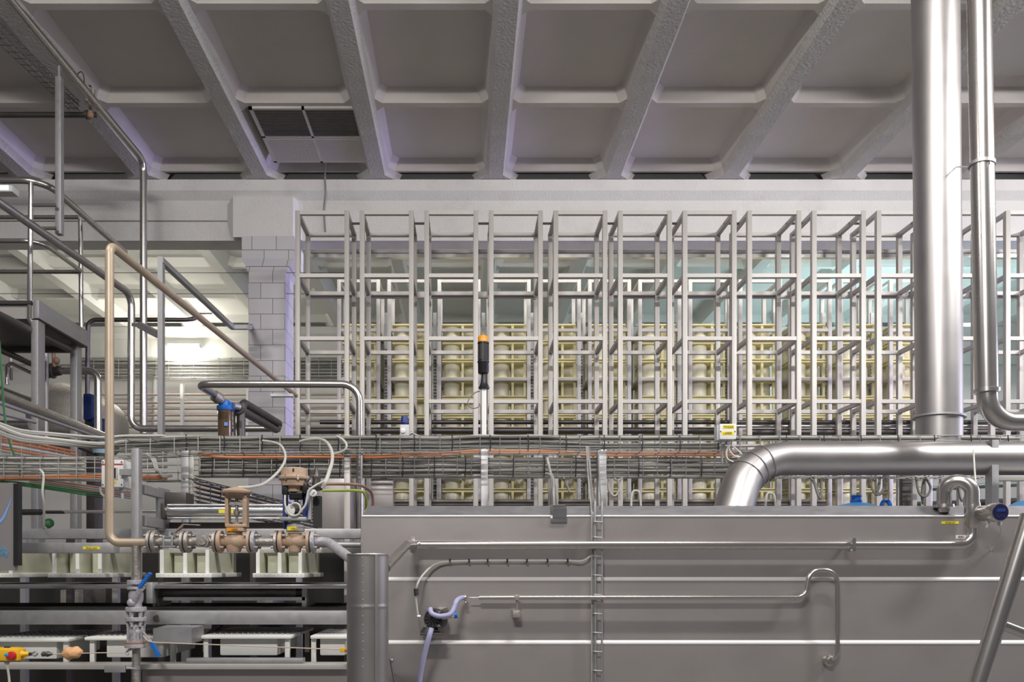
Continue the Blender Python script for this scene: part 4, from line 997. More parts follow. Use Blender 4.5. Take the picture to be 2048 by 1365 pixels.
# dark sloping tray under the lower tray
a, b = P(388, 957, 5.8), P(640, 1022, 7.6)
basket('cable_tray', 'dark wire tray sloping down behind the valve actuators', [a, b], .20, .10, 7, .12, .004, 'darksteel')
for k in range(5):
    cable('cable', '%s dark cable from the top on the tray sloping behind the actuators' % ORD[k], [a + Vector((0, .05, -.03 - .035 * k)), (a + b) / 2 + Vector((0, .05, -.035 - .035 * k)), b + Vector((0, .05, -.03 - .035 * k))], .012, 'cabledark' if k != 1 else 'copper')
for k in range(3):
    cable('cable', '%s upright pale cable beside the post where the lower tray begins' % ORD[k], [P(384, 912, 5.9), P(379 + 3 * k, 930, 5.88), P(378 + 3 * k, 970, 5.88), P(380 + 3 * k, 1040, 5.88)], .011, 'cablelight' if k != 1 else 'cable')

# ------------------------------------------------------------------ white control box
DK = 4.55
t = thing('control_box', P(224, 978, DK), 'white control box with a red stripe, half covered by the beige pipe', 'control box')
part(t, 'housing', MB().box((P(202.5, 0, DK).x, DK, P(0, 975, DK).z), (P(247, 0, DK).x, DK + .16, P(0, 920, DK).z), .006), 'boxwhite')
part(t, 'mounting_arm', MB().box((P(243, 0, 4.55).x, 4.52, P(0, 952, DK).z), (P(263.5, 0, 4.52).x, 4.6, P(0, 940, DK).z)), 'galv')
part(t, 'stripe', MB().box((P(202.5, 0, DK).x, DK - .002, P(0, 930.5, DK).z), (P(246, 0, DK).x, DK + .001, P(0, 928, DK).z)), 'red', 'thin red stripe')
part(t, 'window', MB().box((P(226, 0, DK).x, DK - .004, P(0, 959.5, DK).z), (P(235.5, 0, DK).x, DK + .001, P(0, 936, DK).z)), 'greenwhite')
part(t, 'display', MB().box((P(227, 0, DK).x, DK - .006, P(0, 957, DK).z), (P(232, 0, DK).x, DK - .003, P(0, 937, DK).z)), 'screen')
part(t, 'label_strip', MB().box((P(227, 0, DK).x, DK - .003, P(0, 967, DK).z), (P(232, 0, DK).x, DK, P(0, 961, DK).z)), 'label')
mb = MB()
for (x, y) in ((205.5, 924.5), (243, 924.5), (205.5, 970), (243, 970)): mb.cyl(P(x, y, DK), P(x, y, DK - .004), .004, 8)
part(t, 'screw', mb, 'text', kind='stuff')
part(t, 'cable_gland', MB().lathe(P(245, 975, DK + .06), (0, 0, -1), [(0, .014), (.012, .018), (.03, .018), (.034, .01), (.07, .008)], 12), 'boxgrey')
cable('cable', 'grey cable bending out below the left of the white control box', [P(201, 975, DK + .08), P(202, 986, DK + .08), P(208, 993, DK + .08), P(217, 997, DK + .1)], .007, 'cable')
cable('cable', 'tall pale cable hanging in front of the left platform legs', [P(80, 940, 4.85), P(86, 947, 4.82), P(87, 960, 4.82), P(85, 985, 4.82), P(88, 1010, 4.86), P(88, 1050, 4.97), P(88, 1059, 5.03)], .0075, 'cablelight')
# ------------------------------------------------------------------ valve line
DT = 3.95
rv = px(9, DT)
def bolts(mb, c, ax, rad, n, l0, l1, r=.0055, ph=.4):
    ax = Vector(ax).normalized(); up = Vector((0, 0, 1)) if abs(ax.z) < .9 else Vector((0, 1, 0))
    x = ax.cross(up).normalized(); y = ax.cross(x)
    for k in range(n):
        a = math.tau * k / n + ph
        d = (x * math.cos(a) + y * math.sin(a)) * rad
        mb.cyl(Vector(c) + d + ax * l0, Vector(c) + d + ax * l1, r, 6)
    return mb
def flange_pair(parent, cx, cy, m1, m2, rr=22.5, d=None):
    d = d or DT
    c = P(cx, cy, d); R_ = px(rr, d)
    part(parent, 'flange', MB().lathe(c + Vector((-.019, 0, 0)), (1, 0, 0), [(0, R_ * .96), (.002, R_), (.014, R_), (.016, R_ * .96)], 32), m1)
    part(parent, 'gasket', MB().cyl(c + Vector((-.004, 0, 0)), c + Vector((.003, 0, 0)), R_ * .9, 24), 'black')
    part(parent, 'flange', MB().lathe(c + Vector((.003, 0, 0)), (1, 0, 0), [(0, R_ * .96), (.002, R_), (.016, R_), (.019, R_ * .95)], 32), m2)
    part(parent, 'bolt', bolts(MB(), c, (1, 0, 0), R_ * .74, 4, -.034, .038, .0068, math.pi / 4), 'iron')
YV = 1084
# ball valve with flanges at both ends
t = thing('ball_valve', P(345, 1105, DT), 'steel ball valve with a raised lever at the left of the valve line', 'valve')
flange_pair(t, 306, YV, 'iron', 'iron'); flange_pair(t, 372, YV, 'iron', 'iron')
part(t, 'neck', MB().lathe(P(309, YV, DT), (1, 0, 0), [(0, rv * 1.5), (.012, rv * .95), (.045, rv * .9), (.11, rv * .9), (.15, rv * 1.0), (.158, rv * 1.6)], 20), 'iron')
part(t, 'body', MB().lathe(P(330, YV, DT), (1, 0, 0), [(0, px(10, DT)), (.048, px(10, DT))], 22).cyl(P(340, 1074, DT), P(340, 1064, DT), .014, 12), 'galv')
mb = MB()
for x in (329, 346): mb.box((P(x, 0, DT).x, DT - .03, P(0, 1097, DT).z), (P(x + 4, 0, DT).x, DT + .03, P(0, 1072, DT).z), .003)
part(t, 'end_plate', mb, 'galv')
mb = MB()
for dy in (-.024, .024):
    for y in (1075, 1094): mb.cyl(P(325, y, DT) + Vector((0, dy, 0)), P(355, y, DT) + Vector((0, dy, 0)), .0055, 8)
part(t, 'tie_bolt', mb, 'shiny')
part(t, 'lever', MB().bar(P(335, 1066, DT), P(352, 1065, DT), .022, .005).bar(P(350, 1066, DT), P(368, 1049, DT), .02, .006).bar(P(367, 1049, DT), P(400, 1051, DT), .018, .005), 'iron')
part(t, 'grip', MB().bar(P(356, 1061, DT - .004), P(366, 1052, DT - .004), .024, .010), 'copper', 'rust-coloured grip on the lever')
# check valve
t = thing('strainer', P(405, 1098, DT), 'steel strainer pipe with a round hexagon cap facing forward between two flanges', 'strainer')
part(t, 'body', MB().lathe(P(376, YV, DT), (1, 0, 0), [(0, rv * 1.4), (.012, rv), (.04, rv * .95), (.06, rv * 1.25), (.1, rv * 1.35), (.12, rv), (.135, rv)], 20), 'iron')
part(t, 'cap', MB().lathe(P(408, 1083, DT - .01), (.1, -1, -.05), [(0, .028), (.02, .028), (.021, .032), (.035, .032), (.036, .021), (.045, .019)], 18), 'iron')
# globe valve with open yoke
t = thing('control_valve', P(470, 1108, DT), 'tan cast globe valve with an open yoke and round diaphragm top', 'valve')
flange_pair(t, 436, YV, 'iron', 'tan'); flange_pair(t, 504, YV, 'tan', 'greyvalve')
part(t, 'body', MB().lathe(P(440, YV, DT), (1, 0, 0), [(0, rv * 1.5), (.012, rv * 1.05), (.03, rv * 1.1), (.055, rv * 1.75), (.08, rv * 1.95), (.105, rv * 1.75), (.135, rv * 1.1), (.148, rv * 1.1), (.155, rv * 1.6)], 24).lathe(P(468, 1105, DT), (0, 0, 1), [(0, px(13, DT)), (.02, px(15, DT)), (.06, px(16, DT)), (.088, px(13, DT)), (.09, px(15.5, DT)), (.115, px(17, DT)), (.12, px(16.5, DT))], 24), 'tan')
part(t, 'bonnet_flange', MB().lathe(P(474, 1064, DT), (0, 0, 1), [(0, px(18, DT)), (.002, px(19, DT)), (.016, px(19, DT)), (.018, px(18, DT))], 28), 'tan')
lb = part(t, 'label_strip', MB().prism([(P(459, 0, DT).x, DT - px(18.5, DT)), (P(479, 0, DT).x, DT - px(19.6, DT)), (P(479, 0, DT).x, DT - px(18.6, DT)), (P(459, 0, DT).x, DT - px(17, DT))], 'z', P(0, 1063.5, DT).z, P(0, 1057, DT).z), 'amber', 'orange-yellow label')
text(lb, 'lettering', 'V902', .0155, P(469, 1060.2, DT - px(20.3, DT)), 'textolive')
yk = MB()
yk.box((P(453, 0, DT).x, DT - .03, P(0, 1056, DT).z), (P(496, 0, DT).x, DT + .03, P(0, 1049, DT).z), .006)
yk.box((P(452, 0, DT).x, DT - .025, P(0, 1052, DT).z), (P(459.5, 0, DT).x, DT + .025, P(0, 992, DT).z), .005)
yk.box((P(487, 0, DT).x, DT - .025, P(0, 1052, DT).z), (P(496, 0, DT).x, DT + .025, P(0, 992, DT).z), .005)
yk.box((P(452, 0, DT).x, DT - .03, P(0, 997, DT).z), (P(496, 0, DT).x, DT + .03, P(0, 991, DT).z), .004)
part(t, 'yoke', yk, 'tan')
part(t, 'stem', MB().lathe(P(473.5, 1050, DT), (0, 0, 1), [(0, .02), (.01, .02), (.012, .006), (.045, .006), (.046, .013), (.065, .014), (.066, .009), (.15, .009)], 14).box((P(460, 0, DT).x, DT - .014, P(0, 1011, DT).z), (P(487, 0, DT).x, DT + .014, P(0, 1005, DT).z)), 'iron')
part(t, 'diaphragm', MB().lathe(P(473, 993, DT), (0, 0, 1), [(0, px(22, DT)), (.01, px(24, DT)), (.012, px(29, DT)), (.018, px(30.5, DT)), (.024, px(30.5, DT)), (.03, px(26, DT)), (.042, px(12, DT)), (.046, px(5, DT))], 32), 'tan')
part(t, 'bolt', bolts(MB(), P(473, 989, DT), (0, 0, 1), px(26.5, DT), 8, -.006, .0, .005), 'shiny')
cable('hose', 'pale hose arching from the upper tray to the round diaphragm top of the tan valve', [P(478, 979, DT), P(478, 976, DT), P(500, 975, DT + .1), P(530, 967, DT + .4), P(560, 940, DT + .8), P(571, 915, DT + 1.1), P(563, 893, DT + 1.3), P(545, 885, DT + 1.4), P(526, 882, DT + 1.45)], .0085, 'cablelight', 'hose', n=8)
# globe valve with pneumatic actuator
t = thing('actuated_valve', P(588, 1108, DT), 'tan globe valve with a large round pinkish actuator and hoses on top', 'valve')
pipe('valve_pipe', 'short plain pipe between the two tan valves', [P(509, YV, DT), P(555, YV, DT)], rv * .95, 'iron', 0, n=20)
flange_pair(t, 558, YV, 'iron', 'tan'); flange_pair(t, 622, YV, 'tan', 'greyvalve')
part(t, 'body', MB().lathe(P(562, YV, DT), (1, 0, 0), [(0, rv * 1.5), (.012, rv * 1.05), (.03, rv * 1.1), (.055, rv * 1.6), (.08, rv * 1.7), (.105, rv * 1.5), (.13, rv * 1.1), (.145, rv * 1.5)], 24).lathe(P(590, 1106, DT), (0, 0, 1), [(0, px(10, DT)), (.004, px(12, DT)), (.05, px(13.5, DT)), (.095, px(12.5, DT)), (.1, px(15, DT))], 24), 'tan')
part(t, 'bonnet_flange', MB().lathe(P(591, 1064, DT), (0, 0, 1), [(0, px(17, DT)), (.002, px(18, DT)), (.018, px(18, DT)), (.02, px(17, DT))], 28), 'iron')
part(t, 'bonnet_ring', MB().lathe(P(591, 1055.5, DT), (0, 0, 1), [(0, px(17, DT)), (.012, px(17, DT)), (.014, px(12, DT)), (.03, px(9, DT))], 28), 'greyvalve')
lb = part(t, 'label_strip', MB().prism([(P(578, 0, DT).x, DT - px(17.6, DT)), (P(597, 0, DT).x, DT - px(18.6, DT)), (P(597, 0, DT).x, DT - px(17.6, DT)), (P(578, 0, DT).x, DT - px(14, DT))], 'z', P(0, 1062.5, DT).z, P(0, 1055, DT).z), 'label', 'yellow label')
text(lb, 'lettering', 'V901', .0165, P(588, 1058.8, DT - px(19.6, DT)), 'textolive')
part(t, 'yoke_plate', MB().box((P(564, 0, DT).x, DT - .05, P(0, 1043, DT).z), (P(616, 0, DT).x, DT + .04, P(0, 1036, DT).z), .003), 'galv')
mb = MB()
for (xa, xb) in ((566, 572), (612, 618)): mb.box((P(xa, 0, DT).x, DT - .006, P(0, 1042, DT).z), (P(xb, 0, DT).x, DT + .03, P(0, 972, DT).z))
part(t, 'yoke_leg', mb, 'navy')
part(t, 'back_plate', MB().box((P(563, 0, DT).x, DT + .04, P(0, 1058, DT).z), (P(572, 0, DT).x, DT + .05, P(0, 985, DT).z)).box((P(603, 0, DT).x, DT + .03, P(0, 1037, DT).z), (P(616, 0, DT).x, DT + .045, P(0, 985, DT).z)), 'navy')
part(t, 'side_bar', MB().box((P(617, 0, DT).x, DT - .01, P(0, 1040, DT).z), (P(623, 0, DT).x, DT + .02, P(0, 975, DT).z)), 'galv')
part(t, 'stem', MB().lathe(P(593, 1036, DT), (0, 0, 1), [(0, .02), (.012, .02), (.014, .009), (.06, .009), (.062, .016), (.08, .016), (.082, .01), (.13, .01)], 14).box((P(587, 0, DT).x, DT - .02, P(0, 1024, DT).z), (P(601, 0, DT).x, DT - .005, P(0, 1008, DT).z)), 'darksteel')
part(t, 'positioner', MB().cyl(P(580, 1021, DT - .045), P(580, 1021, DT - .02), .025, 18), 'dial', 'white round positioner')
part(t, 'actuator_housing', MB().lathe(P(589, 985, DT), (0, 0, 1), [(0, px(16, DT)), (.028, px(17, DT)), (.03, px(26, DT)), (.06, px(27, DT)), (.064, px(32, DT)), (.074, px(32.5, DT)), (.08, px(28, DT)), (.118, px(26, DT)), (.122, px(22, DT))], 10), 'tan', 'pinkish tan actuator housing')
part(t, 'bolt', bolts(MB(), P(589, 958, DT), (0, 0, 1), px(29.5, DT), 8, -.012, .01, .006), 'shiny')
part(t, 'slot', MB().box((P(591, 0, DT).x, DT - px(27.5, DT), P(0, 947, DT).z), (P(594, 0, DT).x, DT - px(24.5, DT), P(0, 941, DT).z)), 'black')
part(t, 'black_block', MB().box((P(567, 0, DT).x, DT - .04, P(0, 991, DT).z), (P(579, 0, DT).x, DT + .0, P(0, 970, DT).z), .004).box((P(608, 0, DT).x, DT - .04, P(0, 986, DT).z), (P(618, 0, DT).x, DT, P(0, 968, DT).z), .004).cyl(P(580, 989, DT), P(606, 989, DT), .03, 12), 'black')
part(t, 'regulator', MB().lathe(P(633, 982, DT - .0), (0, 0, 1), [(0, .022), (.03, .024), (.05, .02), (.07, .022), (.085, .012), (.1, .012), (.115, .008)], 12).cyl(P(620, 972, DT), P(645, 976, DT), .014, 10), 'darksteel')
part(t, 'gauge', MB().lathe(P(627, 987, DT - .03), (0, -1, 0), [(0, px(7, DT)), (.012, px(7.2, DT)), (.013, px(6.2, DT))], 20), 'dial', 'white dial gauge')
part(t, 'needle', MB().bar(P(625, 989.5, DT - .0445), P(629.5, 984, DT - .0445), .003, .002), 'text')
part(t, 'bracket_block', MB().box((P(624, 0, DT).x, DT + .02, P(0, 1055, DT).z), (P(640, 0, DT).x, DT + .06, P(0, 992, DT).z)), 'rubber')
cable('hose', 'pale hose curling down from the left of the large actuator round its stem', [P(570, 991, DT - .05), P(570, 1008, DT - .06), P(574, 1022, DT - .06), P(582, 1031, DT - .06), P(594, 1031, DT - .06), P(601, 1022, DT - .06), P(598, 1010, DT - .06), P(588, 1007, DT - .06), P(580, 1012, DT - .06)], .005, 'cablelight', 'hose', n=8)
cable('hose', 'pale hose from the actuator stem rising right past the dial gauge', [P(601, 1024, DT - .05), P(611, 1010, DT - .05), P(615, 990, DT - .05), P(618, 981, DT - .05), P(632, 971, DT - .04), P(650, 962, DT - .03), P(654, 957, DT - .02)], .0055, 'cablelight', 'hose', n=8)
cable('hose', 'thick pale hose pair arching up right of the large actuator to the trays', [P(645, 977, DT - .02), P(653, 960, DT - .02), P(658, 945, DT + .1), P(664, 925, DT + .4), P(664, 905, DT + .8), P(655, 887, DT + 1.1), P(640, 879, DT + 1.3), P(615, 880, DT + 1.4), P(600, 884, DT + 1.45)], .010, 'cablelight', 'hose', n=8)
cable('hose', 'thin pale hose curving off the upper tray above the large actuator', [P(674, 873, DU - .05), P(686, 880, DU - .08), P(693, 890, DU - .1), P(690, 900, DU - .1), P(678, 906, DU - .08), P(664, 909, DU - .06)], .008, 'cablelight', 'hose', n=8)
cable('hose', 'brown hose running right behind the dial gauge', [P(640, 969, 5.0), P(680, 969, 5.0), P(712, 970, 5.0), P(730, 975, 5.1), P(742, 985, 5.2), P(746, 1000, 5.25), P(746, 1030, 5.3)], .010, 'copper', 'hose')
cable('cable', 'green-yellow earth cable running right behind the dial gauge', [P(645, 982, 5.0), P(680, 982, 5.0), P(714, 982, 5.0), P(727, 986, 5.05), P(732, 1000, 5.1), P(731, 1025, 5.2)], .009, 'greenyellow')
pipe('valve_pipe', 'grey pipe dropping from the last flange into the riveted cylinder', [P(626, YV, DT), P(655, YV, DT), P(706, 1122, DC + .06)], px(9.5, DT), 'greyvalve', .07, n=20)
# tee and drop leg with the two small valves
t = thing('drain_pipe', P(272, 1365, DT), 'vertical drain leg with grey flanged valves hanging below the beige pipe', 'pipe')
part(t, 'upper_tube', MB().cyl(P(273, 1092, DT), P(273, 1172, DT), px(8.5, DT), 18), 'iron')
part(t, 'lower_tube', MB().cyl(P(271, 1290, DT), P(273, 1420, DT), px(6.5, DT), 16), 'iron')
part(t, 'backing_post', MB().box((P(262, 0, DT + .03).x, DT + .05, P(0, 1420, DT).z), (P(268, 0, DT).x, DT + .08, P(0, 1096, DT).z)), 'galv')
for (y, rr, h, m) in ((1170, 17, 9, 'greyvalve'), (1180, 17, 6, 'greyvalve'), (1224, 20, 9, 'greyvalve'), (1243, 20, 8, 'greyvalve'), (1290, 21, 6, 'copper'), (1296, 21.5, 8, 'greyvalve')):
    part(t, 'flange', MB().lathe(P(272, y, DT), (0, 0, 1), [(0, px(rr - 1, DT)), (.002, px(rr, DT)), (px(h, DT) - .002, px(rr, DT)), (px(h, DT), px(rr - 1, DT))], 26), m)
part(t, 'bolt', bolts(bolts(MB(), P(272, 1234, DT), (0, 0, 1), px(15, DT), 6, -.05, .05, .008), P(272, 1268, DT), (0, 0, 1), px(15, DT), 6, -.06, .04, .008, .7), 'greyvalve')
v = part(t, 'upper_valve', MB().lathe(P(272, 1216, DT), (0, 0, 1), [(0, .03), (.02, .028), (.04, .036), (.07, .036), (.09, .03)], 16).cyl(P(266, 1204, DT - .03), P(282, 1178, DT - .04), .016, 10).ball(P(263, 1206, DT - .03), .022), 'greyvalve')
part(v, 'handle', MB().bar(P(279, 1176, DT - .045), P(301, 1147, DT - .045), .028, .014), 'blue', 'blue lever handle')
v = part(t, 'lower_valve', MB().lathe(P(272, 1286, DT), (0, 0, 1), [(0, .036), (.03, .03), (.05, .036), (.06, .036), (.075, .028), (.1, .028)], 16).bar(P(284, 1262, DT - .02), P(303, 1284, DT - .02), .012, .006), 'greyvalve')
part(v, 'handle', MB().bar(P(303, 1285, DT - .02), P(318, 1314, DT - .02), .026, .014), 'blue', 'blue lever handle')
part(t, 'bracket', MB().box((P(212, 0, DT).x, DT - .02, P(0, 1345, DT).z), (P(254, 0, DT).x, DT - .01, P(0, 1331, DT).z), .002).cyl(P(254, 1337, DT - .015), P(272, 1338, DT - .015), .006, 8).lathe(P(272, 1340, DT), (0, 0, 1), [(0, px(8, DT)), (.02, px(8, DT))], 14), 'galv')
part(t, 'hook', MB().tube(smooth([P(268, 1298, DT - .03), P(258, 1301, DT - .03), P(253, 1306, DT - .03), P(257, 1310, DT - .03)], 4), .006, 8), 'galv')

# ------------------------------------------------------------------ press frame at lower left
def beam_(x0, x1, y0, y1, d, dep, m, name, label, cat='rail', bev=.004):
    return solo(name, MB().box((P(x0, 0, d).x, d, P(0, y1, d).z), (P(x1, 0, d).x, d + dep, P(0, y0, d).z), bev), m, label, cat)
beam_(32, 722, 1058, 1078, 5.0, .10, 'galv', 'frame_rail', 'uppermost long grey rail behind the valve line')
t = beam_(34, 227, 1086, 1107, 4.35, .08, 'galv', 'frame_rail', 'short grey rail with a yellow label left of the beige pipe foot')
part(t, 'hanger', MB().box((P(60, 0, 4.35).x, 4.42, P(0, 1096, 4.35).z), (P(72, 0, 4.35).x, 5.05, P(0, 1088, 4.35).z)), 'galv')
l = part(t, 'label_strip', MB().box((P(166, 0, 4.35).x, 4.348, P(0, 1099.5, 4.35).z), (P(200, 0, 4.35).x, 4.35, P(0, 1094, 4.35).z)), 'label', 'narrow yellow label strip')
text(l, 'lettering', 'PRASA LINIA', .011, P(183, 1096.8, 4.3465), 'textolive')
beam_(225, 722, 1095, 1107, 4.75, .06, 'rack', 'frame_rail', 'pale rail passing below the valve line', bev=.008)
beam_(-240, 694, 1170, 1178, 4.42, .07, 'shiny', 'shelf_rail', 'thin bright rail above the brown roller')
solo('shelf_plate', MB().box((P(-240, 0, 4.42).x, 4.50, P(0, 1174, 4.42).z), (P(700, 0, 4.42).x, 5.4, P(0, 1170.5, 4.42).z)), 'darksteel', 'dark shelf plate behind the thin bright rail', 'shelf')
beam_(-240, 694, 1223, 1250, 4.25, .10, 'galv', 'frame_rail', 'broad grey rail across the lower left with a round hole')
solo('hole_plug', MB().cyl(P(314, 1238, 4.246), P(314, 1238, 4.252), px(7.5, 4.25), 18), 'darksteel', 'round dark hole in the broad grey rail', 'hole')
solo('conveyor_belt', MB().box((P(-240, 0, 4.36).x, 4.36, P(0, 1224, 4.36).z), (P(694, 0, 4.36).x, 5.0, P(0, 1216, 4.36).z)), 'belt', 'black conveyor belt behind the broad grey rail', 'belt')
t = thing('roller', P(465, 1200, 4.62), 'long brown-grey roller under the thin bright rail', 'roller')
part(t, 'drum', MB().cyl(P(326, 1186, 4.62), P(594, 1186, 4.62), px(11, 4.62), 24), 'iron')
part(t, 'end_band', MB().cyl(P(594, 1186, 4.62), P(608, 1186, 4.62), px(11.3, 4.62), 24), 'darksteel')
part(t, 'guide_rail', MB().box((P(326, 0, 4.5).x, 4.5, P(0, 1202, 4.5).z), (P(610, 0, 4.5).x, 4.52, P(0, 1195, 4.5).z)), 'shiny')
part(t, 'front_bracket', MB().box((P(292, 0, 4.4).x, 4.4, P(0, 1208, 4.4).z), (P(305, 0, 4.4).x, 4.48, P(0, 1166, 4.4).z), .004), 'galv')
part(t, 'end_bracket', MB().box((P(319, 0, 4.6).x, 4.5, P(0, 1216, 4.6).z), (P(325, 0, 4.6).x, 4.74, P(0, 1172, 4.6).z)), 'galv')
part(t, 'end_bracket', MB().box((P(611, 0, 4.6).x, 4.5, P(0, 1216, 4.6).z), (P(620, 0, 4.6).x, 4.74, P(0, 1178, 4.6).z)), 'galv')
solo('motor_cover', MB().prism([(4.05, P(0, 1288, 4.05).z), (4.05, P(0, 1258, 4.05).z), (4.24, P(0, 1251, 4.24).z), (4.24, P(0, 1288, 4.05).z)], 'x', P(306, 0, 4.05).x, P(383, 0, 4.05).x), 'galv', 'folded sheet steel cover box hanging below the broad grey rail', 'cover')
solo('diagonal_strut', MB().bar(P(405, 1278, 4.5), P(442, 1250, 4.5), .05, .02), 'darksteel', 'dark diagonal flat strut right of the cover box', 'strut')
beam_(-240, 694, 1329, 1340, 4.05, .10, 'rack', 'frame_rail', 'bright bottom rail under the lower white moulds')
beam_(372, 606, 1318, 1329, 4.06, .06, 'galv', 'drip_tray', 'grey drip tray on the bottom rail below the third lower mould', 'tray')
solo('base_panel', MB().box((P(285, 0, 4.1).x, 4.10, 0), (P(722, 0, 4.1).x, 4.13, P(0, 1340, 4.1).z)), 'vat', 'plain brownish steel panel below the bottom rail', 'panel')
# pneumatic cylinder
t = thing('pneumatic_cylinder', P(455, 1040, 5.0), 'bright aluminium cylinder with a long dark piston rod behind the tan valves', 'cylinder')
part(t, 'barrel', MB().cyl(P(335, 1024, 5.0), P(590, 1024, 5.0), px(14, 5.0), 28), 'shiny')
part(t, 'tie_rod', MB().cyl(P(335, 1011, 4.96), P(590, 1011, 4.96), .008, 8).cyl(P(335, 1037, 4.96), P(590, 1037, 4.96), .008, 8), 'shiny')
part(t, 'head', MB().box((P(322, 0, 5).x, 4.94, P(0, 1039, 5).z), (P(336, 0, 5).x, 5.06, P(0, 1009, 5).z), .004), 'darksteel')
part(t, 'rod', MB().cyl(P(125, 1024.5, 5.0), P(324, 1023.5, 5.0), px(3.2, 5), 14), 'pipe')
part(t, 'clevis', MB().cyl(P(44, 1025, 5.0), P(82, 1025, 5.0), px(6, 5), 16).cyl(P(80, 1025, 5), P(130, 1025, 5), px(3.4, 5), 12), 'black')
part(t, 'mount_plate', MB().box((P(319, 0, 4.96).x, 4.9, P(0, 1062, 5).z), (P(324, 0, 4.96).x, 5.1, P(0, 978, 5).z)), 'galv')
part(t, 'support', MB().box((P(324, 0, 5.1).x, 5.08, P(0, 1062, 5.1).z), (P(590, 0, 5.1).x, 5.1, P(0, 1046, 5.1).z)), 'darksteel')
l = part(t, 'label_strip', MB().box((P(442, 0, 5).x, 5.0 - px(14.6, 5), P(0, 1028, 5).z), (P(471, 0, 5).x, 5.0 - px(13, 5), P(0, 1021, 5).z)), 'label', 'yellow label')
solo('bracket_arm', MB().bar(P(284, 979, 4.6), P(322, 990, 5.0), .045, .05), 'galv', 'upper short arm from the left post to the cylinder plate', 'arm')
solo('bracket_arm', MB().bar(P(284, 1042, 4.6), P(322, 1049, 5.0), .05, .06), 'galv', 'lower short arm from the left post to the cylinder plate', 'arm')
solo('cover_plate', MB().box((P(324, 0, 5.0).x, 5.0, P(0, 1009, 5.0).z), (P(372, 0, 5.0).x, 5.15, P(0, 985, 5.0).z), .005), 'darksteel', 'dark bent plate above the cylinder head', 'plate')
# stainless cabinet panels behind the actuator
beam_(636, 700, 958, 1062, 5.6, .3, 'vat', 'machine_panel', 'dull steel machine panel behind the dial gauge', 'panel')
beam_(742, 786, 958, 1030, 5.95, .1, 'vat', 'machine_panel', 'brushed steel panel right of the vertical loop pipe', 'panel')
post(688, 700, 870, 5.55, 'rack-like square post in front of the dull machine panel', .05, 'rack')
# cylinder rails below the valves at right
pipe('process_pipe', 'plain pipe running right behind the sloping grey pipe to the vat', [P(640, 1090, 4.7), P(722, 1090, 4.7)], .018, 'galv', 0)

# ------------------------------------------------------------------ white moulds on the press
def hung_mould(x0, y_, label, w=112, d=4.62):
    a = P(x0, 1156, d); b = P(x0 + w, 1147, d)
    t = thing('white_mould', ((a.x + b.x) / 2, d + .28, a.z), label, 'cheese mould', 'white moulds on the upper level')
    x0w, x1w = a.x, b.x; W_ = x1w - x0w
    part(t, 'base_plate', MB().box((x0w, d, a.z), (x1w, d + .62, b.z), .004), 'white')
    mb = MB()
    for k in range(11): mb.cyl((x0w + W_ * (k + .7) / 11.4, d + .0005, (a.z + b.z) / 2), (x0w + W_ * (k + .7) / 11.4, d - .001, (a.z + b.z) / 2), .0028, 6)
    part(t, 'drain_hole', mb, 'boxgrey', kind='stuff')
    for q in (.08, .5, .90):
        xx = x0w + W_ * q
        w_ = part(t, 'divider_wall', MB().box((xx - .008, d + .032, b.z), (xx + .008, d + .58, b.z + .14)), 'greenwhite')
        part(w_, 'front_edge', MB().box((xx - .010, d + .022, b.z), (xx + .010, d + .034, b.z + .14)), 'white')
    part(t, 'back_wall', MB().box((x0w + .02, d + .50, b.z), (x1w - .02, d + .52, b.z + .14)), 'greenwhite')
    for k in range(2):
        xa = x0w + W_ * (.08 + .42 * k) + .013; xb = x0w + W_ * (.5 + .4 * k) - .013
        part(t, 'mould_box', MB().box((xa + .01, d + .16, b.z), (xb - .004, d + .48, b.z + .13), .008), 'greenwhite')
    return t
hung_mould(95, 0, 'white mould hanging left of the drain leg on the upper level')
hung_mould(311, 0, 'white mould under the steel ball valve on the upper level')
hung_mould(505, 0, 'white mould under the large actuator on the upper level', 104)
hung_mould(-60, 0, 'white mould cut off by the left edge on the upper level', 85)
def table_mould(x0, x1, yt, yb, label, d=4.2, post_l=True):
    a = P(x0, yt + 7, d); b = P(x1, yt, d)
    zf = P(0, 1327, d).z
    t = thing('white_mould', ((a.x + b.x) / 2, d + .3, zf), label, 'cheese mould', 'white moulds on the lower level')
    part(t, 'top_plate', MB().box((a.x, d, a.z), (b.x, d + .62, b.z), .008), 'white')
    mb = MB()
    nx, ny = 14, 10
    for i in range(nx):
        for j in range(ny):
            xx = a.x + (b.x - a.x) * (i + 1.5) / (nx + 2); yy = d + .62 * (j + 1.5) / (ny + 2)
            mb.box((xx - .005, yy - .008, b.z - .002), (xx + .005, yy + .008, b.z + .003))
    part(t, 'perforation', mb, 'boxgrey', kind='stuff')
    W_ = b.x - a.x
    part(t, 'cheese_box', MB().box((a.x + W_ * .20, d + .045, P(0, yb, d).z), (a.x + W_ * .83, d + .55, a.z), .01), 'white')
    for q, yy in ((.06, d + .04), (.94, d + .04), (.06, d + .56), (.94, d + .56)):
        part(t, 'corner_post', MB().box((a.x + W_ * q - .013, yy - .013, zf), (a.x + W_ * q + .013, yy + .013, a.z), .003), 'white')
    return t
table_mould(-52, 137, 1278, 1321, 'white mould behind the yellow switch on the lower level')
table_mould(168, 352, 1275, 1318, 'white mould behind the drain leg valves on the lower level')
table_mould(397, 583, 1272, 1314, 'white mould in the open on the lower level, right of the cover box')
table_mould(620, 702, 1272, 1314, 'white mould half hidden by the riveted cylinder on the lower level')
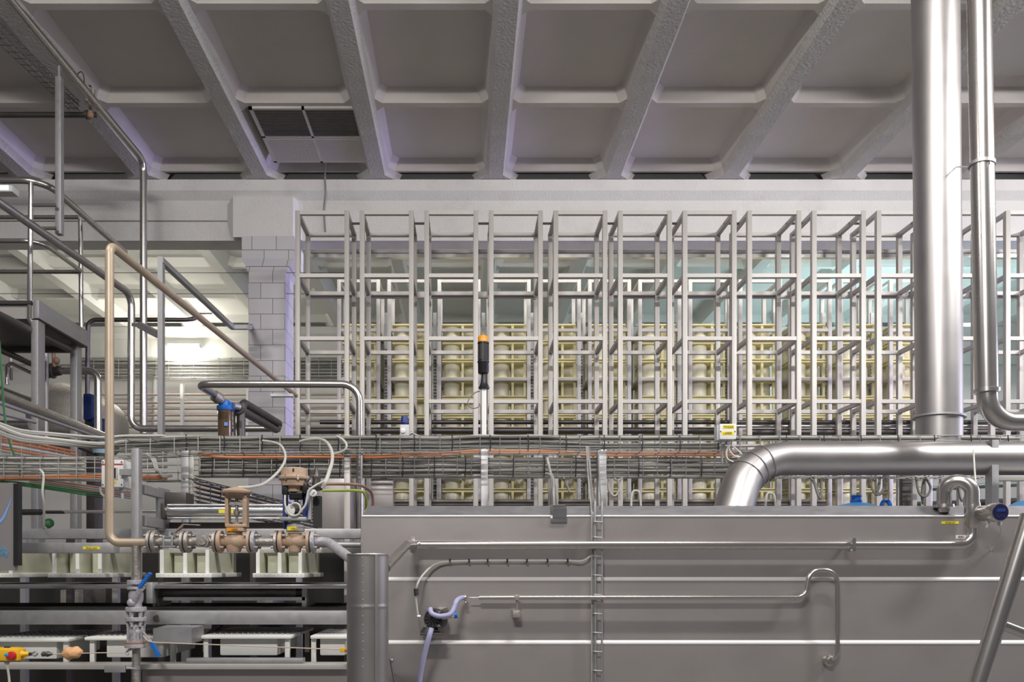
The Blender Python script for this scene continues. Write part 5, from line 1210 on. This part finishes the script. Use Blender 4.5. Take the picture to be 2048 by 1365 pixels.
# dark machinery deep inside the press
rr = random.Random(11)
for k in range(7):
    x = 40 + k * 92
    solo('inner_post', MB().box((P(x, 0, 5.9).x, 5.9, 0), (P(x + 11, 0, 5.9).x, 5.95, P(0, 1062, 5.9).z)), 'darksteel' if k % 2 else 'galv', 'upright post deep inside the press, %s from the left' % ORD[k], 'post')
solo('dark_backdrop', MB().box((P(-30, 0, 6.6).x, 6.6, 0), (P(720, 0, 6.6).x, 6.7, P(0, 1100, 6.6).z)), 'gap', 'dark backdrop for the shade deep inside the press behind the moulds', 'panel')  # near-black sheet added where the press interior lies in shade
for k in range(3):
    x = 120 + k * 190
    solo('inner_block', MB().box((P(x, 0, 6.2).x, 6.2, P(0, 1212, 6.2).z), (P(x + 46, 0, 6.2).x, 6.6, P(0, 1180, 6.2).z), .01), 'iron', 'grey machine block deep inside the press, %s from the left' % ORD[k], 'machine block')

# ------------------------------------------------------------------ cabinet at the left edge
DCb = 4.0
t = thing('cabinet', P(0, 1400, DCb), 'steel cabinet side with a black edge and blue markings at the left edge', 'cabinet')
part(t, 'panel', MB().box((P(-70, 0, DCb).x, DCb, P(0, 1142, DCb).z), (P(29, 0, DCb).x, DCb + .03, P(0, 966, DCb).z)), 'vat')
part(t, 'edge_strip', MB().prism([(P(27.5, 0, DCb).x, DCb - .004), (P(37, 0, DCb).x, DCb - .004), (P(36.5, 0, DCb).x, DCb + .035), (P(27.5, 0, DCb).x, DCb + .035)], 'z', P(0, 1132, DCb).z, P(0, 968, DCb).z), 'black', 'black edge strip')
sw = smooth([P(-6, 1048, DCb - .002), P(5, 1038, DCb - .002), P(14, 1020, DCb - .002), P(20, 1005, DCb - .002), P(23.5, 990, DCb - .002)], 6)
mb = MB(); vs = []; n = len(sw)
for i, p in enumerate(sw):
    w = px(4.2 * (1 - i / (n - 1)) + .2, DCb); vs += [p + Vector((-w * .6, 0, w * .5)), p + Vector((w * .6, 0, -w * .5)), p + Vector((w * .6, .0015, -w * .5)), p + Vector((-w * .6, .0015, w * .5))]
fs = []
for i in range(n - 1):
    for k in range(4): fs.append((4 * i + k, 4 * i + (k + 1) % 4, 4 * i + 4 + (k + 1) % 4, 4 * i + 4 + k))
part(t, 'swoosh_mark', mb.add(vs, fs), 'blueprint', 'light blue curved swoosh')
mb = MB()
for (x, y, r) in ((5, 1099, 2.4), (9, 1097, 1.8), (12, 1100, 1.6), (7, 1094, 1.3), (2, 1100, 1.8)):
    mb.cyl(P(x, y, DCb - .0015), P(x, y, DCb), px(r, DCb), 12)
part(t, 'bubble_mark', mb, 'cyanprint', 'blue bubble print', kind='stuff')
text(t, 'lettering', 'sey', .043, P(7, 1107.5, DCb - .0015), 'cyanprint')
part(t, 'plinth', MB().box((P(-70, 0, DCb).x, DCb + .0, 0), (P(-40, 0, DCb).x, DCb + .03, P(0, 1142, DCb).z)), 'darksteel')

# ------------------------------------------------------------------ yellow pull-cord switch and rope
DY = 3.75
t = thing('emergency_switch', P(22, 1324, DY), 'yellow pull-cord switch with a red button and blue knob at bottom left', 'switch')
part(t, 'housing', MB().box((P(-30, 0, DY).x, DY - .03, P(0, 1322, DY).z), (P(44, 0, DY).x, DY + .04, P(0, 1298, DY).z), .01).box((P(-10, 0, DY).x, DY - .02, P(0, 1322, DY).z), (P(38, 0, DY).x, DY + .03, P(0, 1296, DY).z), .006), 'yellow')
part(t, 'nose', MB().lathe(P(43, 1309, DY), (1, 0, 0), [(0, .02), (.01, .012), (.038, .0105)], 14), 'yellow')
part(t, 'button', MB().lathe(P(25, 1312, DY - .03), (.05, -1, 0), [(0, .02), (.012, .021), (.022, .018), (.026, .0)], 18), 'red', 'red round button')
part(t, 'reset_knob', MB().lathe(P(18, 1311, DY - .045), (-1, -.2, 0), [(0, .011), (.012, .01), (.02, .004)], 10), 'cyanprint', 'blue pointed knob')
part(t, 'plug', MB().cyl(P(9, 1296, DY - .01), P(20, 1296, DY - .01), .005, 8), 'black')
cable('cable', 'pale cable hanging down below the yellow pull-cord switch', [P(14, 1324, DY), P(15, 1335, DY), P(18, 1355, DY), P(20, 1385, DY)], .006, 'cablelight')
solo('cable_gland', MB().lathe(P(14, 1322, DY), (0, 0, -1), [(0, .01), (.012, .012), (.018, .008)], 10), 'boxgrey', 'grey gland under the yellow pull-cord switch', 'gland')
t = thing('rope_thimble', P(85, 1312, DY), 'grey wire rope clamp and eye between the yellow switch and the wax lump', 'rope clamp')
part(t, 'eye', MB().tube(fillet([P(61, 1309, DY), P(70, 1305, DY), P(76, 1309, DY), P(70, 1313, DY), P(61, 1309, DY)], .004), .004, 8), 'shiny')
part(t, 'sleeve', MB().cyl(P(58, 1309, DY), P(64, 1309, DY), .008, 10), 'black')
part(t, 'clamp', MB().lathe(P(83, 1309, DY), (1, 0, 0), [(0, .006), (.006, .013), (.02, .011), (.03, .014), (.045, .008), (.055, .004)], 10), 'darksteel')
rp_ = MB().ball((0, 0, 0), px(20, DY), px(12, DY), px(12.5, DY), 22, 14)
for v in rp_.v:
    q = 1 + .12 * math.sin(v.x * 130 + 1) * math.cos(v.z * 110) + .07 * math.sin(v.y * 140)
    v *= q; v.x, v.z = v.x * .98 - v.z * .12, v.z + v.x * .14
rp_.v = [v + P(143, 1307, DY) for v in rp_.v]
solo('wax_lump', rp_, 'wax', 'lumpy orange-tan ball wrapped around the pull rope', 'lump')
cable('rope', 'pull rope from the yellow switch through the orange lump to the drain leg', [P(100, 1309, DY), P(125, 1309, DY), P(180, 1307, DY), P(252, 1306, DY)], .0028, 'rope', 'rope')
cable('rope', 'pale rope running right from the drain leg past the lower moulds', [P(286, 1272, DT - .03), P(300, 1284, DT - .03), P(340, 1287, DT - .03), P(450, 1291, DT - .02), P(600, 1297, DT), P(684, 1300, DT)], .0032, 'rope', 'rope')
t = thing('rope_switch', P(688, 1306, DT), 'small yellow rope end piece beside the riveted cylinder', 'switch')
part(t, 'housing', MB().box((P(681, 0, DT).x, DT - .012, P(0, 1305, DT).z), (P(690, 0, DT).x, DT + .012, P(0, 1296, DT).z), .003), 'yellow')
part(t, 'tip', MB().cyl(P(690, 1300, DT), P(697, 1300, DT), .012, 10), 'orange')
